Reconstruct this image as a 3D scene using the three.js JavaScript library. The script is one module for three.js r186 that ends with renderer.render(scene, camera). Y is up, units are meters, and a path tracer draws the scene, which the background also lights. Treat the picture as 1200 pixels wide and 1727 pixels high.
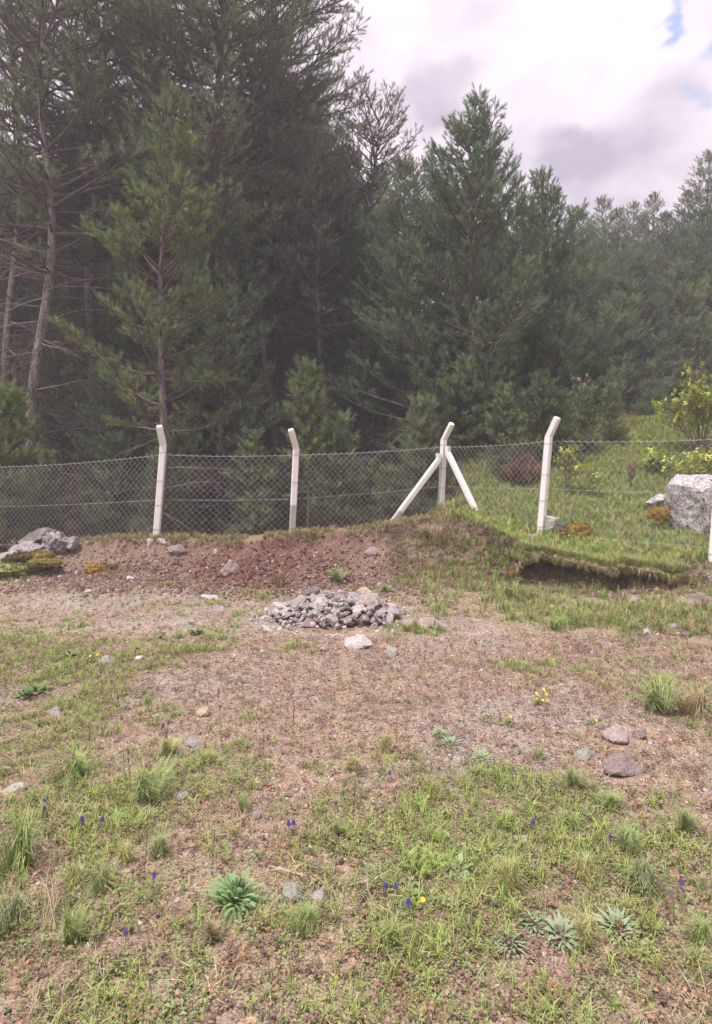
import * as THREE from 'three';
import { mergeGeometries, toCreasedNormals, mergeVertices } from 'three/addons/utils/BufferGeometryUtils.js';
import { ImprovedNoise } from 'three/addons/math/ImprovedNoise.js';

// ---------------------------------------------------------------- camera, light, exposure
const EYE = 1.55, F = 1063;                     // eye height, focal length in photo pixels (1200 x 1727 frame, lens axis at 600, 800)
const scene = new THREE.Scene();
const camera = new THREE.PerspectiveCamera(2 * Math.atan(800 / F) * 180 / Math.PI, 1200 / 1600, 0.05, 900);
camera.position.set(0, EYE, 0);
camera.setViewOffset(1200, 1600, 0, 0, 1200, 1727);
camera.updateProjectionMatrix();
const renderer = new THREE.WebGLRenderer({ antialias: true });
renderer.toneMapping = THREE.LinearToneMapping;
renderer.toneMappingExposure = 1.58;
renderer.shadowMap.enabled = true;
const SUN = new THREE.Vector3(-0.32, 1.0, 0.22).normalize();
const sun = new THREE.DirectionalLight(new THREE.Color(1, 0.95, 0.9), 3.2);
sun.name = 'sun'; sun.position.copy(SUN).multiplyScalar(60); sun.castShadow = true; sun.shadow.radius = 12;
Object.assign(sun.shadow.camera, { left: -40, right: 40, top: 40, bottom: -40, near: 1, far: 140 });
scene.add(sun);
// haze is set after the structure

// ---------------------------------------------------------------- helpers
const IN = new ImprovedNoise();
const n3 = (x, y, z) => IN.noise(x, y, z);
const fbm = (x, y, z, o = 4) => { let a = 0.5, s = 0; for (let i = 0; i < o; i++) { s += a * n3(x, y, z); x *= 2.03; y *= 2.03; z *= 2.03; a *= 0.5; } return s; };
const rng = (s) => () => { s |= 0; s = s + 0x6D2B79F5 | 0; let t = Math.imul(s ^ s >>> 15, 1 | s); t = t + Math.imul(t ^ t >>> 7, 61 | t) ^ t; return ((t ^ t >>> 14) >>> 0) / 4294967296; };
const ss = (a, b, x) => { const t = Math.min(1, Math.max(0, (x - a) / (b - a))); return t * t * (3 - 2 * t); };
const lerp = (a, b, t) => a + (b - a) * t;
const V = (x, y, z) => new THREE.Vector3(x, y, z);
const pw = (pts) => (x) => { if (x <= pts[0][0]) return pts[0][1]; for (let i = 1; i < pts.length; i++) if (x < pts[i][0]) { const [a, b] = [pts[i - 1], pts[i]]; return lerp(a[1], b[1], ss(a[0], b[0], x)); } return pts[pts.length - 1][1]; };
const at = (px, py, d) => V((px - 600) / F * d, EYE - (py - 800) / F * d, -d);
const used = {};
function numbered(n) { const k = used[n] = (used[n] ?? -1) + 1; return k ? n + '_' + String(k).padStart(3, '0') : n; }
function tag(o, label, category, group) { o.userData = { label, category }; if (group) o.userData.group = group; return o; }
function add(o, name) { o.name = numbered(name); scene.add(o); o.traverse((c) => { c.castShadow = c.receiveShadow = true; }); return o; }
function part(name, geo, mat, parent) { const m = new THREE.Mesh(geo, mat); m.name = name; m.castShadow = m.receiveShadow = true; parent.add(m); return m; }
function instances(geo, mat, list, name, parent) {           // list of [matrix, color]
  const m = new THREE.InstancedMesh(geo, mat, list.length);
  list.forEach(([x, c], i) => { m.setMatrixAt(i, x); if (c) m.setColorAt(i, c); });
  m.name = name; m.castShadow = m.receiveShadow = true; m.userData.kind = 'stuff';
  if (parent) parent.add(m);
  return m;
}
const TMP = { q: new THREE.Quaternion(), e: new THREE.Euler(), p: V(), s: V(), up: V(0, 1, 0) };
function mat4(p, dir, s, roll = 0) { TMP.q.setFromUnitVectors(TMP.up, dir); const q2 = new THREE.Quaternion().setFromAxisAngle(TMP.up, roll); return new THREE.Matrix4().compose(p, TMP.q.clone().multiply(q2), typeof s === 'number' ? V(s, s, s) : s); }
function eul(p, rx, ry, rz, sx, sy, sz) { return new THREE.Matrix4().compose(p, new THREE.Quaternion().setFromEuler(new THREE.Euler(rx, ry, rz, 'YXZ')), V(sx, sy ?? sx, sz ?? sx)); }
const C = (r, g, b) => new THREE.Color().setRGB(r, g, b);
const jit = (c, r, a) => { const k = 1 + (r() - 0.5) * a; return C(c[0] * k * (1 + (r() - 0.5) * a * 0.35), c[1] * k, c[2] * k * (1 + (r() - 0.5) * a * 0.35)); };
class Tri { // triangle soup
  constructor() { this.p = []; this.uv = []; }
  t(a, b, c, ua, ub, uc) { this.p.push(a.x, a.y, a.z, b.x, b.y, b.z, c.x, c.y, c.z); this.uv.push(...(ua ?? [0, 0]), ...(ub ?? [1, 0]), ...(uc ?? [0, 1])); }
  q(a, b, c, d) { this.t(a, b, c, [0, 0], [1, 0], [1, 1]); this.t(a, c, d, [0, 0], [1, 1], [0, 1]); }
  geo() { const g = new THREE.BufferGeometry(); g.setAttribute('position', new THREE.Float32BufferAttribute(this.p, 3)); g.setAttribute('uv', new THREE.Float32BufferAttribute(this.uv, 2)); g.computeVertexNormals(); return g; }
}
class Tubes { // many tapered tubes in one indexed mesh
  constructor() { this.p = []; this.n = []; this.uv = []; this.i = []; }
  add(pts, r0, r1, sides = 5, vs = 1) {
    const base = this.p.length / 3, N = pts.length; let len = 0; const dir = V(), a = V(), b = V();
    for (let k = 0; k < N; k++) {
      dir.copy(pts[Math.min(N - 1, k + 1)]).sub(pts[Math.max(0, k - 1)]).normalize();
      if (Math.abs(dir.y) < 0.9) a.set(0, 1, 0); else a.set(1, 0, 0);
      b.crossVectors(dir, a).normalize(); a.crossVectors(b, dir);
      if (k) len += pts[k].distanceTo(pts[k - 1]);
      const r = typeof r0 === 'function' ? r0(k / (N - 1)) : lerp(r0, r1, k / (N - 1));
      for (let s = 0; s <= sides; s++) {
        const t = s / sides * Math.PI * 2, c = Math.cos(t), sn = Math.sin(t), nx = a.x * c + b.x * sn, ny = a.y * c + b.y * sn, nz = a.z * c + b.z * sn;
        this.p.push(pts[k].x + nx * r, pts[k].y + ny * r, pts[k].z + nz * r); this.n.push(nx, ny, nz); this.uv.push(s / sides, len * vs);
        if (k && s) { const i = base + k * (sides + 1) + s; this.i.push(i - sides - 2, i, i - 1, i - sides - 2, i - sides - 1, i); }
      }
    }
    return this;
  }
  geo() { const g = new THREE.BufferGeometry(); g.setAttribute('position', new THREE.Float32BufferAttribute(this.p, 3)); g.setAttribute('normal', new THREE.Float32BufferAttribute(this.n, 3)); g.setAttribute('uv', new THREE.Float32BufferAttribute(this.uv, 2)); g.setIndex(this.i); return g; }
}
function tex(w, h, fn, srgb = true) {
  const d = new Uint8Array(w * h * 4), enc = (c) => { c = Math.min(1, Math.max(0, c)); return 255 * (srgb ? (c <= 0.0031308 ? c * 12.92 : 1.055 * c ** (1 / 2.4) - 0.055) : c); };
  for (let y = 0; y < h; y++) for (let x = 0; x < w; x++) { const c = fn(x / w, y / h), i = (y * w + x) * 4; d[i] = enc(c[0]); d[i + 1] = enc(c[1]); d[i + 2] = enc(c[2]); d[i + 3] = 255; }
  const t = new THREE.DataTexture(d, w, h); t.wrapS = t.wrapT = THREE.RepeatWrapping; t.magFilter = t.minFilter = THREE.LinearFilter; if (srgb) t.colorSpace = THREE.SRGBColorSpace; t.needsUpdate = true; return t;
}
// tiling noise: blends a torus in 3-D noise space
const tn = (u, v, f, s, o = 4) => { let a = 0.5, r = 0; for (let i = 0; i < o; i++) { const R = f / 6.2832, x = Math.cos(u * 6.2832) * R, y = Math.sin(u * 6.2832) * R, P = f; const w = v, z1 = v * P; const n0 = n3(x + s, y + s * 1.7, z1 + s), n1 = n3(x + s, y + s * 1.7, z1 - P + s); r += a * lerp(n0, n1, w); f *= 2; a *= 0.5; s += 13.7; } return r; };
function worley(W, cells, seed) { // per-pixel [distance to edge, cell random], tiling
  const r = rng(seed), P = []; for (let i = 0; i < cells * cells; i++) P.push([r(), r(), r(), r()]);
  return (u, v) => {
    const gx = u * cells, gy = v * cells, ix = Math.floor(gx), iy = Math.floor(gy); let d1 = 9, d2 = 9, id = null;
    for (let a = -1; a <= 1; a++) for (let b = -1; b <= 1; b++) { const c = P[((iy + b + cells) % cells) * cells + (ix + a + cells) % cells], dx = ix + a + c[0] - gx, dy = iy + b + c[1] - gy, d = Math.sqrt(dx * dx + dy * dy); if (d < d1) { d2 = d1; d1 = d; id = c; } else if (d < d2) d2 = d; }
    return [d2 - d1, id[2], id[3]];
  };
}

// ---------------------------------------------------------------- sky
{
  const W = 2048, H = 1024, data = new Float32Array(W * H * 4);
  const dirAt = (px, py) => V((px - 600) / F, -(py - 800) / F, -1).normalize();
  const blobs = [[745, 165, 0.05, 0.45], [1000, 275, 0.07, 0.5], [960, 250, 0.045, 0.4], [860, 100, 0.1, 0.12], [1060, 215, 0.09, 0.2], [690, 215, 0.04, 0.12]].map(([x, y, r, k]) => [dirAt(x, y), r, k]);
  const blue = [[dirAt(1212, 50), 0.036], [dirAt(1160, 50), 0.01]];
  const d = V();
  for (let j = 0; j < H; j++) for (let i = 0; i < W; i++) {
    const up = ((j + 0.5) / H - 0.5) * Math.PI, ro = ((i + 0.5) / W - 0.5) * 2 * Math.PI, k = (j * W + i) * 4;
    d.set(Math.cos(ro) * Math.cos(up), Math.sin(up), Math.sin(ro) * Math.cos(up));
    let c;
    if (d.y < -0.02) c = [0.2, 0.18, 0.15];
    else {
      const y = Math.max(d.y, 0) + 0.25, x = d.x / y * 1.1, z = d.z / y * 1.1;
      const wx = fbm(x * 1.5 + 7, z * 1.5, 3, 3) * 0.5, wz = fbm(x * 1.5, z * 1.5 + 9, 5, 3) * 0.5;
      let g = 0.17 + 1.2 * fbm(x * 2.6 + wx * 1.4, z * 2.6 + wz * 1.4, 1.3, 6) + 0.75 * fbm(d.x * 9, d.y * 17, d.z * 9, 6);                    // grey of the cloud underside
      const wob = 0.075 * fbm(d.x * 11, d.y * 13, d.z * 11, 6);
      for (const [p, r, a] of blobs) { const q = d.distanceTo(p) + wob; g += a * (1 - ss(r * 0.35, r * 1.25, q)); }
      g = Math.min(1, Math.max(0, g));
      c = [lerp(0.72, 0.38, g), lerp(0.635, 0.34, g), lerp(0.69, 0.42, g)];
      let b = 0; for (const [p, r] of blue) b = Math.max(b, 0.8 - 0.8 * ss(r * 0.1, r * 1.4, d.distanceTo(p) + 1.2 * wob + 0.06 * fbm(d.x * 22, d.y * 50, d.z * 22, 4)));
      b = Math.max(b, ss(0.42, 0.6, fbm(x * 1.1 + 31, z * 1.1 + 3, 8, 4)) * 0.8);
      c = [lerp(c[0], 0.2, b), lerp(c[1], 0.32, b), lerp(c[2], 0.56, b)];
      const lift = 0.9 + 0.35 * Math.max(0, d.y);                                              // an overcast sky is brighter towards the zenith
      c = c.map((v) => v * lift);
    }
    data[k] = c[0]; data[k + 1] = c[1]; data[k + 2] = c[2]; data[k + 3] = 1;
  }
  const t = new THREE.DataTexture(data, W, H, THREE.RGBAFormat, THREE.FloatType); t.mapping = THREE.EquirectangularReflectionMapping; t.magFilter = THREE.LinearFilter; t.needsUpdate = true;
  scene.background = t; scene.environment = t;
}

// ---------------------------------------------------------------- terrain
const footLine = pw([[-7, 9.3], [-4.5, 9.1], [-3, 9.0], [-1.2, 8.75], [0.3, 8.8], [1.0, 8.7], [1.9, 8.7], [2.4, 8.82], [2.8, 8.68], [3.3, 8.3], [4.0, 7.95], [4.6, 7.5], [7, 7]]);
const footD = (x) => footLine(x) + 0.18 * n3(x * 1.3, 0.5, 7.7) + 0.5 * ss(1.9, 2.3, x) * fbm(x * 2.1, 0.5, 17.7, 3) + 0.1 * n3(x * 3.7, 6.5, 2.7);
const bankW = pw([[-6, 1.4], [-4, 1.2], [-2.8, 1.1], [0.4, 1.2], [1.0, 2.1], [1.5, 1.9], [2.7, 0.32], [3.9, 0.24], [4.5, 1.0], [7, 1.4]]);
const bankT = pw([[-8, 0.1], [-5.6, 0.24], [-4.3, 0.47], [-3.3, 0.50], [-2.1, 0.5], [-1.05, 0.585], [0, 0.66], [0.95, 0.76], [1.8, 0.8], [2.5, 0.65]]);
function topLeft(x, d) {
  const h = bankT(x) - 0.05 * Math.max(0, Math.min(1, d - 10.3)), v = -0.45 - 0.02 * x;
  let y = lerp(h, v, ss(11.0 + Math.max(0, x) * 0.5, 14.5, d));
  if (d > 16.5) { const e = Math.min(d, 40) - 16.5; y += 0.6 * e * e / (e + 3) - 0.3 * Math.max(0, Math.min(d, 70) - 42); }
  return y;
}
function topRight(x, d) {
  let y = 0.6 + 0.15 * Math.min(0, d - 10) + 0.33 * Math.max(0, Math.min(d, 16.3) - 10) + 0.1 * (x - 5) * ss(10, 13, d);
  if (d > 16.3) y += 0.05 * (Math.min(d, 20) - 16.3);
  if (d > 20) { const e = Math.min(d, 40) - 20; y += 0.5 * e * e / (e + 3) - 0.3 * Math.max(0, Math.min(d, 70) - 42); }
  return y;
}
function macro(x, d) {
  let g = -0.10 * Math.exp(-(((x + 1.3) / 0.8) ** 2 + ((d - 8.95) / 0.45) ** 2)) + 0.035 * n3(x * 0.45, 3.1, d * 0.45) + 0.02 * ss(2.6, 4.5, x) * (d - 3);
  g += 0.10 * Math.exp(-((x - 3.9) ** 2 + (d - 6.9) ** 2) / 0.5);
  const r = ss(1.3, 3.0 , x + Math.max(0, d - 11) * 0.12), T = lerp(topLeft(x, d), topRight(x, d), r);
  const fd = footD(x), s = (d - fd) / bankW(x);
  const bs = ss(0, 0.9, s) * 0.68 + 0.32 * ss(0.8, 1.02, s + 0.08 * n3(x * 5, 1, d * 5)); let y = lerp(g, T, bs);
  y += 0.2 * Math.exp(-(((x - 1.72) / 0.42) ** 2 + ((d - 11.55) / 0.55) ** 2));                         // heap of soil round the corner post
  return Math.min(y, 60);
}
const bankness = (x, d) => { const s = (d - footD(x)) / bankW(x); return ss(-0.15, 0.2, s) * (1 - ss(0.97, 1.1, s)); };
function height(x, z) {
  const d = -z; let y = macro(x, d);
  const far = ss(14, 24, d), b = bankness(x, d);
  y += (0.022 + 0.05 * b + 0.25 * far) * fbm(x * 1.6, 1.5, d * 1.6, 3);
  if (far < 1) y += (0.012 + 0.035 * b) * fbm(x * 6.5, 4.2, d * 6.5, 3);
  return y;
}
function gp(px, py) { // where the ray through that photo pixel meets the ground
  const dx = (px - 600) / F, dy = -(py - 800) / F; let t = 1.2;
  for (; t < 70; t += 0.02) if (EYE + dy * t < height(dx * t, -t)) break;
  for (let k = 0, a = t - 0.02, b = t; k < 8; k++) { t = (a + b) / 2; if (EYE + dy * t < height(dx * t, -t)) b = t; else a = t; }
  return V(dx * t, height(dx * t, -t), -t);
}
// patches of plant cover, from 0 to 1 (centre, radii, strength)
const greenSpots = [[110, 1260, 1.0, 0.6], [180, 1130, 0.7, 0.5], [60, 1070, 0.9, 0.4], [380, 1080, 0.4, 0.5], [660, 1060, 0.4, 0.4], [860, 960, 0.8, 0.8], [960, 1040, 0.8, 0.7], [760, 945, 0.5, 0.45], [1130, 1170, 0.6, 1.0], [1100, 1040, 0.6, 0.7], [560, 970, 0.3, 0.8], [930, 1380, 0.45, 0.8], [1080, 1500, 0.5, 0.8], [90, 1480, 0.45, 0.8], [260, 1350, 0.4, 0.7], [500, 1100, 0.3, 0.5], [700, 1600, 0.5, 0.5], [400, 1590, 0.4, 0.4], [440, 1300, 0.35, 0.2], [860, 1300, 0.4, 0.4], [880, 1130, 0.5, 0.3], [560, 1280, 0.4, 0.3], [740, 1460, 0.45, 0.5]].map(([x, y, r, k]) => [gp(x, y), r, k]);
const bareSpots = [[130, 1020, 1.4, 0.6], [420, 1130, 0.9, 0.6], [620, 1130, 1.2, 0.5], [900, 1085, 1.0, 0.5], [1080, 1250, 0.5, 0.7], [640, 1190, 0.8, 0.3], [560, 1040, 0.9, 0.6], [260, 1060, 0.8, 0.4], [1000, 1230, 0.5, 0.4]].map(([x, y, r, k]) => [gp(x, y), r, k]);
function green(x, z) {
  const d = -z; let g = 0.2 + 0.1 * ss(4.2, 5.5, d) + 0.75 * fbm(x * 1.3, 9.3, d * 1.3, 3) + 0.8 * fbm(x * 3.7, 2.2, d * 3.7, 2);
  for (const [p, r, k] of greenSpots) g += (d > 5 ? 0.85 : 0.5) * k * Math.exp(-((x - p.x) ** 2 + (z - p.z) ** 2) / (r * r));
  for (const [p, r, k] of bareSpots) g -= 0.55 * k * Math.exp(-((x - p.x) ** 2 + (z - p.z) ** 2) / (r * r));
  const s = (d - footD(x)) / bankW(x), red = (1 - ss(0.0, 1.5, x + 0.6 * n3(x * 2, 8, d * 2))) * ss(-4.8, -3.4, x + 0.5 * n3(x * 2, 3, d * 2));
  g -= 0.75 * red * bankness(x, d);
  if (s > 1) g += 0.55 * ss(1.5, 2.8, x + (d - 10) * 0.2);
  if (s > 0 && x > 2.2 && x < 4.2 && s < 0.9) g -= 0.3;
  return ss(0.12, 0.78, g);
}
function groundColor(x, z) {
  const d = -z, w = fbm(x * 0.9, 5.5, d * 0.9, 4), w2 = fbm(x * 2.7, 15.5, d * 2.7, 3);
  let c = [0.33, 0.25, 0.185];
  const mix = (o, k) => { k = Math.min(1, Math.max(0, k)); c = [lerp(c[0], o[0], k), lerp(c[1], o[1], k), lerp(c[2], o[2], k)]; };
  mix([0.345, 0.30, 0.265], ss(0.0, 0.35, w + 0.25 * Math.exp(-((x + 2.6) ** 2 + (d - 7.4) ** 2) / 3)));     // grey gravel
  mix([0.29, 0.20, 0.165], ss(0.05, 0.3, -w + w2 * 0.4) * 0.7);                                               // pinker earth
  mix([0.25, 0.18, 0.13], ss(0.02, 0.3, w2) * 0.5);
  mix([0.25, 0.22, 0.105], green(x, z) * 0.65);
  const s = (d - footD(x)) / bankW(x), b = bankness(x, d), red = (1 - ss(0.1, 1.5, x + 0.6 * n3(x * 2, 8, d * 2))) * ss(-5.0, -3.4, x + 0.5 * n3(x * 2, 3, d * 2));
  const rr = Math.exp(-(((x + 1.3) / 1.3) ** 2)); mix([lerp(0.20, 0.135, rr), lerp(0.135, 0.06, rr), lerp(0.10, 0.046, rr)], Math.max(b, 0.7 * ss(-0.75, 0.1, s + 0.9 * w2 + 0.4 * w) * (1 - ss(0.97, 1.1, s))) * red * (0.9 + 0.5 * w2));
  mix([0.15, 0.10, 0.07], b * (1 - red) * 0.7);
  if (s > 0.95) {
    mix([0.24, 0.18, 0.10], ss(0.95, 1.1, s) * (1 - ss(1.5, 2.5, x)) * 0.8);
    mix([0.19, 0.20, 0.075], ss(0.95, 1.2, s) * ss(1.6, 2.8, x));
    const f = ss(11.5, 13.5, d) * (1 - ss(1.8, 3.2, x - (d - 12) * 0.25) * (1 - ss(16, 18, d)));
    mix([0.20, 0.125, 0.085], f);
    mix([0.30, 0.27, 0.08], f * ss(-0.05, 0.2, w) * 0.85);
  }
  return c;
}
const tWorA = worley(0, 46, 11), tWorB = worley(0, 95, 23);
const gravelMap = tex(1024, 1024, (u, v) => {
  const [e, r, q] = tWorA(u, v), [e2, r2] = tWorB(u, v), n = tn(u, v, 9, 3.3, 4);
  const stone = ss(0.05, 0.2, e) * (r > 0.45 ? 1 : 0), grit = ss(0.02, 0.25, e2);
  let k = 0.33 + 0.22 * grit * (0.5 + r2) + 0.25 * n; let c = [k, k * 0.97, k * 0.94];
  if (stone) { const m = 0.38 + 0.45 * q, t = r > 0.8 ? [1.0, 0.98, 0.98] : r > 0.62 ? [1.05, 0.92, 0.86] : [0.95, 0.96, 0.98]; c = c.map((x, i) => lerp(x, m * t[i], stone * 0.9)); }
  return c;
});
const gravelBump = tex(1024, 1024, (u, v) => { const [e, r] = tWorA(u, v), [e2, r2] = tWorB(u, v); const k = 0.35 * ss(0, 0.3, e2) * r2 + (r > 0.45 ? 0.55 * ss(0.02, 0.45, e) * r : 0) + 0.15 * tn(u, v, 24, 7, 3); return [k, k, k]; }, false);
const M = {};
M.ground = new THREE.MeshStandardMaterial({ map: gravelMap, bumpMap: gravelBump, bumpScale: 0.018, roughness: 0.95, vertexColors: true });
{
  const axis = (from, to, fine0, fine1, step, grow) => { const a = []; let x = fine0; while (x <= fine1) { a.push(x); x += step; } let s = step, y = fine1 + step; const hi = []; while (y < to) { hi.push(y); s *= grow; y += s; } hi.push(to); s = step; y = fine0 - step; const lo = []; while (y > from) { lo.unshift(y); s *= grow; y -= s; } lo.unshift(from); return [...lo, ...a, ...hi]; };
  const xs = axis(-130, 130, -5.2, 5.2, 0.034, 1.07), ds = axis(-60, 140, 1.5, 11.5, 0.036, 1.06);
  const nx = xs.length, nd = ds.length, p = new Float32Array(nx * nd * 3), col = new Float32Array(nx * nd * 3), uv = new Float32Array(nx * nd * 2), idx = new Uint32Array((nx - 1) * (nd - 1) * 6);
  let o = 0;
  for (let j = 0; j < nd; j++) for (let i = 0; i < nx; i++) {
    const k = j * nx + i, x = xs[i], z = -ds[j], c = groundColor(x, z);
    p.set([x, height(x, z), z], k * 3); col.set(c.map((v) => Math.min(1, v * 2.05)), k * 3); uv.set([x / 1.3, z / 1.3], k * 2);
    if (i && j) { idx.set([k - nx - 1, k - nx, k - 1, k - nx, k, k - 1], o); o += 6; }
  }
  const g = new THREE.BufferGeometry(); g.setAttribute('position', new THREE.BufferAttribute(p, 3)); g.setAttribute('color', new THREE.BufferAttribute(col, 3)); g.setAttribute('uv', new THREE.BufferAttribute(uv, 2)); g.setIndex(new THREE.BufferAttribute(idx, 1)); g.computeVertexNormals();
  const m = add(new THREE.Mesh(g, M.ground), 'ground'); m.userData.kind = 'structure'; m.userData.label = 'stony earth ground with a red soil bank and a grassy slope';
}

scene.fog = new THREE.FogExp2(new THREE.Color(0.88, 0.87, 0.97), 0.004);

// ---------------------------------------------------------------- materials
const barkMap = tex(256, 512, (u, v) => { const n = tn(u, v * 0.999, 5, 2, 4), f = Math.abs(tn(u, v, 11, 8, 3)) * 2, l = ss(0.1, 0.3, tn(u, v, 7, 21, 3)); const k = 0.11 + 0.13 * ss(0.05, 0.4, f) + 0.14 * n; return [lerp(k * 1.12, 0.40, l * 0.6), lerp(k * 0.96, 0.36, l * 0.6), lerp(k * 0.9, 0.345, l * 0.6)]; });
const barkBump = tex(256, 512, (u, v) => { const f = Math.abs(tn(u, v, 11, 8, 3)) * 2 + 0.3 * tn(u, v, 20, 3, 2); return [f, f, f]; }, false);
M.bark = new THREE.MeshStandardMaterial({ map: barkMap, color: C(1, 0.95, 0.95), bumpMap: barkBump, bumpScale: 0.02, roughness: 0.95 });
M.limb = new THREE.MeshStandardMaterial({ color: C(0.115, 0.09, 0.085), roughness: 0.95 });
M.dead = new THREE.MeshStandardMaterial({ color: C(0.17, 0.135, 0.13), roughness: 0.95 });
M.needle = new THREE.MeshPhysicalMaterial({ color: C(1, 1, 1), roughness: 0.9, transmission: 0.4, thickness: 0, side: THREE.DoubleSide });
M.leaf = new THREE.MeshPhysicalMaterial({ color: C(1, 1, 1), roughness: 0.7, side: THREE.DoubleSide });
M.wire = new THREE.MeshStandardMaterial({ color: C(0.50, 0.49, 0.49), roughness: 0.5 });
const concreteMap = tex(256, 512, (u, v) => { const n = 0.07 * tn(u, v, 6, 5, 5) + 0.05 * tn(u, v, 40, 15, 2), p = ss(0.30, 0.36, tn(u, v, 30, 31, 2)); const k = 0.80 + n - 0.16 * p; return [k * 1.02, k * 0.985, k * 0.965]; });
M.concrete = new THREE.MeshStandardMaterial({ map: concreteMap, roughness: 0.9, vertexColors: true });
const rockMap = tex(512, 512, (u, v) => { const n = tn(u, v, 4, 1, 5), s = tn(u, v, 30, 9, 3), l = ss(0.12, 0.2, tn(u, v, 9, 40, 4)), k = 0.76 + 0.6 * n + 0.4 * s; return [lerp(k, 0.85, l * 0.5), lerp(k * 0.97, 0.86, l * 0.5), lerp(k * 0.97, 0.80, l * 0.5)]; });
const rockBump = tex(512, 512, (u, v) => { const k = 0.5 + 0.6 * tn(u, v, 6, 1, 6) + 0.2 * tn(u, v, 50, 2, 2); return [k, k, k]; }, false);
const lichenMap = tex(1024, 1024, (u, v) => {
  const n = tn(u, v, 5, 1, 5), s = tn(u, v, 45, 9, 3), pale = ss(-0.12, 0.12, tn(u, v, 14, 40, 5)), dark = ss(0.22, 0.27, tn(u, v, 7, 77, 5) + 0.1 * s), pink = ss(0.1, 0.2, tn(u, v, 9, 55, 4));
  let c = [0.30 + 0.2 * n + 0.15 * s, 0.275 + 0.2 * n + 0.15 * s, 0.28 + 0.2 * n + 0.15 * s];
  c = c.map((x, i) => lerp(x, [0.66, 0.62, 0.63][i] + 0.25 * s, pale * 0.85)); c = c.map((x, i) => lerp(x, [0.42, 0.36, 0.36][i] + 0.2 * s, pink * 0.45)); return c.map((x, i) => lerp(x, [0.045, 0.035, 0.035][i], dark));
});
const rockMat = (c) => new THREE.MeshStandardMaterial({ map: rockMap, bumpMap: rockBump, bumpScale: 0.03, roughness: 0.95, color: C(...c) });
const R_ = { grey: rockMat([0.50, 0.46, 0.46]), pale: rockMat([0.68, 0.62, 0.60]), pink: rockMat([0.50, 0.41, 0.385]), tan: rockMat([0.66, 0.54, 0.40]), dark: rockMat([0.25, 0.21, 0.21]), brown: rockMat([0.36, 0.285, 0.265]), green: rockMat([0.46, 0.47, 0.40]), white: rockMat([0.95, 0.88, 0.86]) };
M.outcrop = new THREE.MeshStandardMaterial({ map: lichenMap, bumpMap: rockBump, bumpScale: 0.02, roughness: 0.95, color: C(0.62, 0.6, 0.6) });
M.lichen = new THREE.MeshStandardMaterial({ map: lichenMap, bumpMap: rockBump, bumpScale: 0.02, roughness: 0.95 });

// ---------------------------------------------------------------- pines
function needleShoot(seed, n, L, len, w) {
  const r = rng(seed), T = new Tri();
  for (let i = 0; i < n; i++) {
    const s = Math.pow(r(), 0.8), y = s * L, a = r() * 6.2832, tilt = lerp(1.15, 0.35, s) + (r() - 0.5) * 0.4, l = len * (0.75 + 0.5 * r());
    const d = V(Math.cos(a) * Math.sin(tilt), Math.cos(tilt), Math.sin(a) * Math.sin(tilt)), b = V(0, y, 0), side = V(-Math.sin(a), (r() - 0.5), Math.cos(a)).normalize().multiplyScalar(w / 2);
    const tip = b.clone().addScaledVector(d, l); tip.y += (r() - 0.4) * 0.012;
    T.t(b.clone().add(side), b.clone().sub(side), tip);
  }
  for (let k = 0; k < 3; k++) { const a = k * 2.094, q = 0.005; T.t(V(Math.cos(a) * q, -0.04, Math.sin(a) * q), V(Math.cos(a + 2.094) * q, -0.04, Math.sin(a + 2.094) * q), V(0, L, 0)); }
  return T.geo();
}
const SHOOT = { near: needleShoot(5, 80, 0.13, 0.088, 0.0036), mid: needleShoot(6, 66, 0.15, 0.10, 0.0048), far: needleShoot(7, 40, 0.2, 0.12, 0.009) };
function curve(p0, dir, len, n, up, r, wob = 0.1) { const pts = [p0.clone()], d = dir.clone(), p = p0.clone(); for (let i = 0; i < n; i++) { d.y += up / n; d.x += (r() - 0.5) * wob; d.z += (r() - 0.5) * wob; d.y += (r() - 0.5) * wob; d.normalize(); p.addScaledVector(d, len / n); pts.push(p.clone()); } return pts; }
const along = (pts, s) => { const f = s * (pts.length - 1), i = Math.min(pts.length - 2, Math.floor(f)); return [pts[i].clone().lerp(pts[i + 1], f - i), pts[i + 1].clone().sub(pts[i]).normalize()]; };
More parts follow.
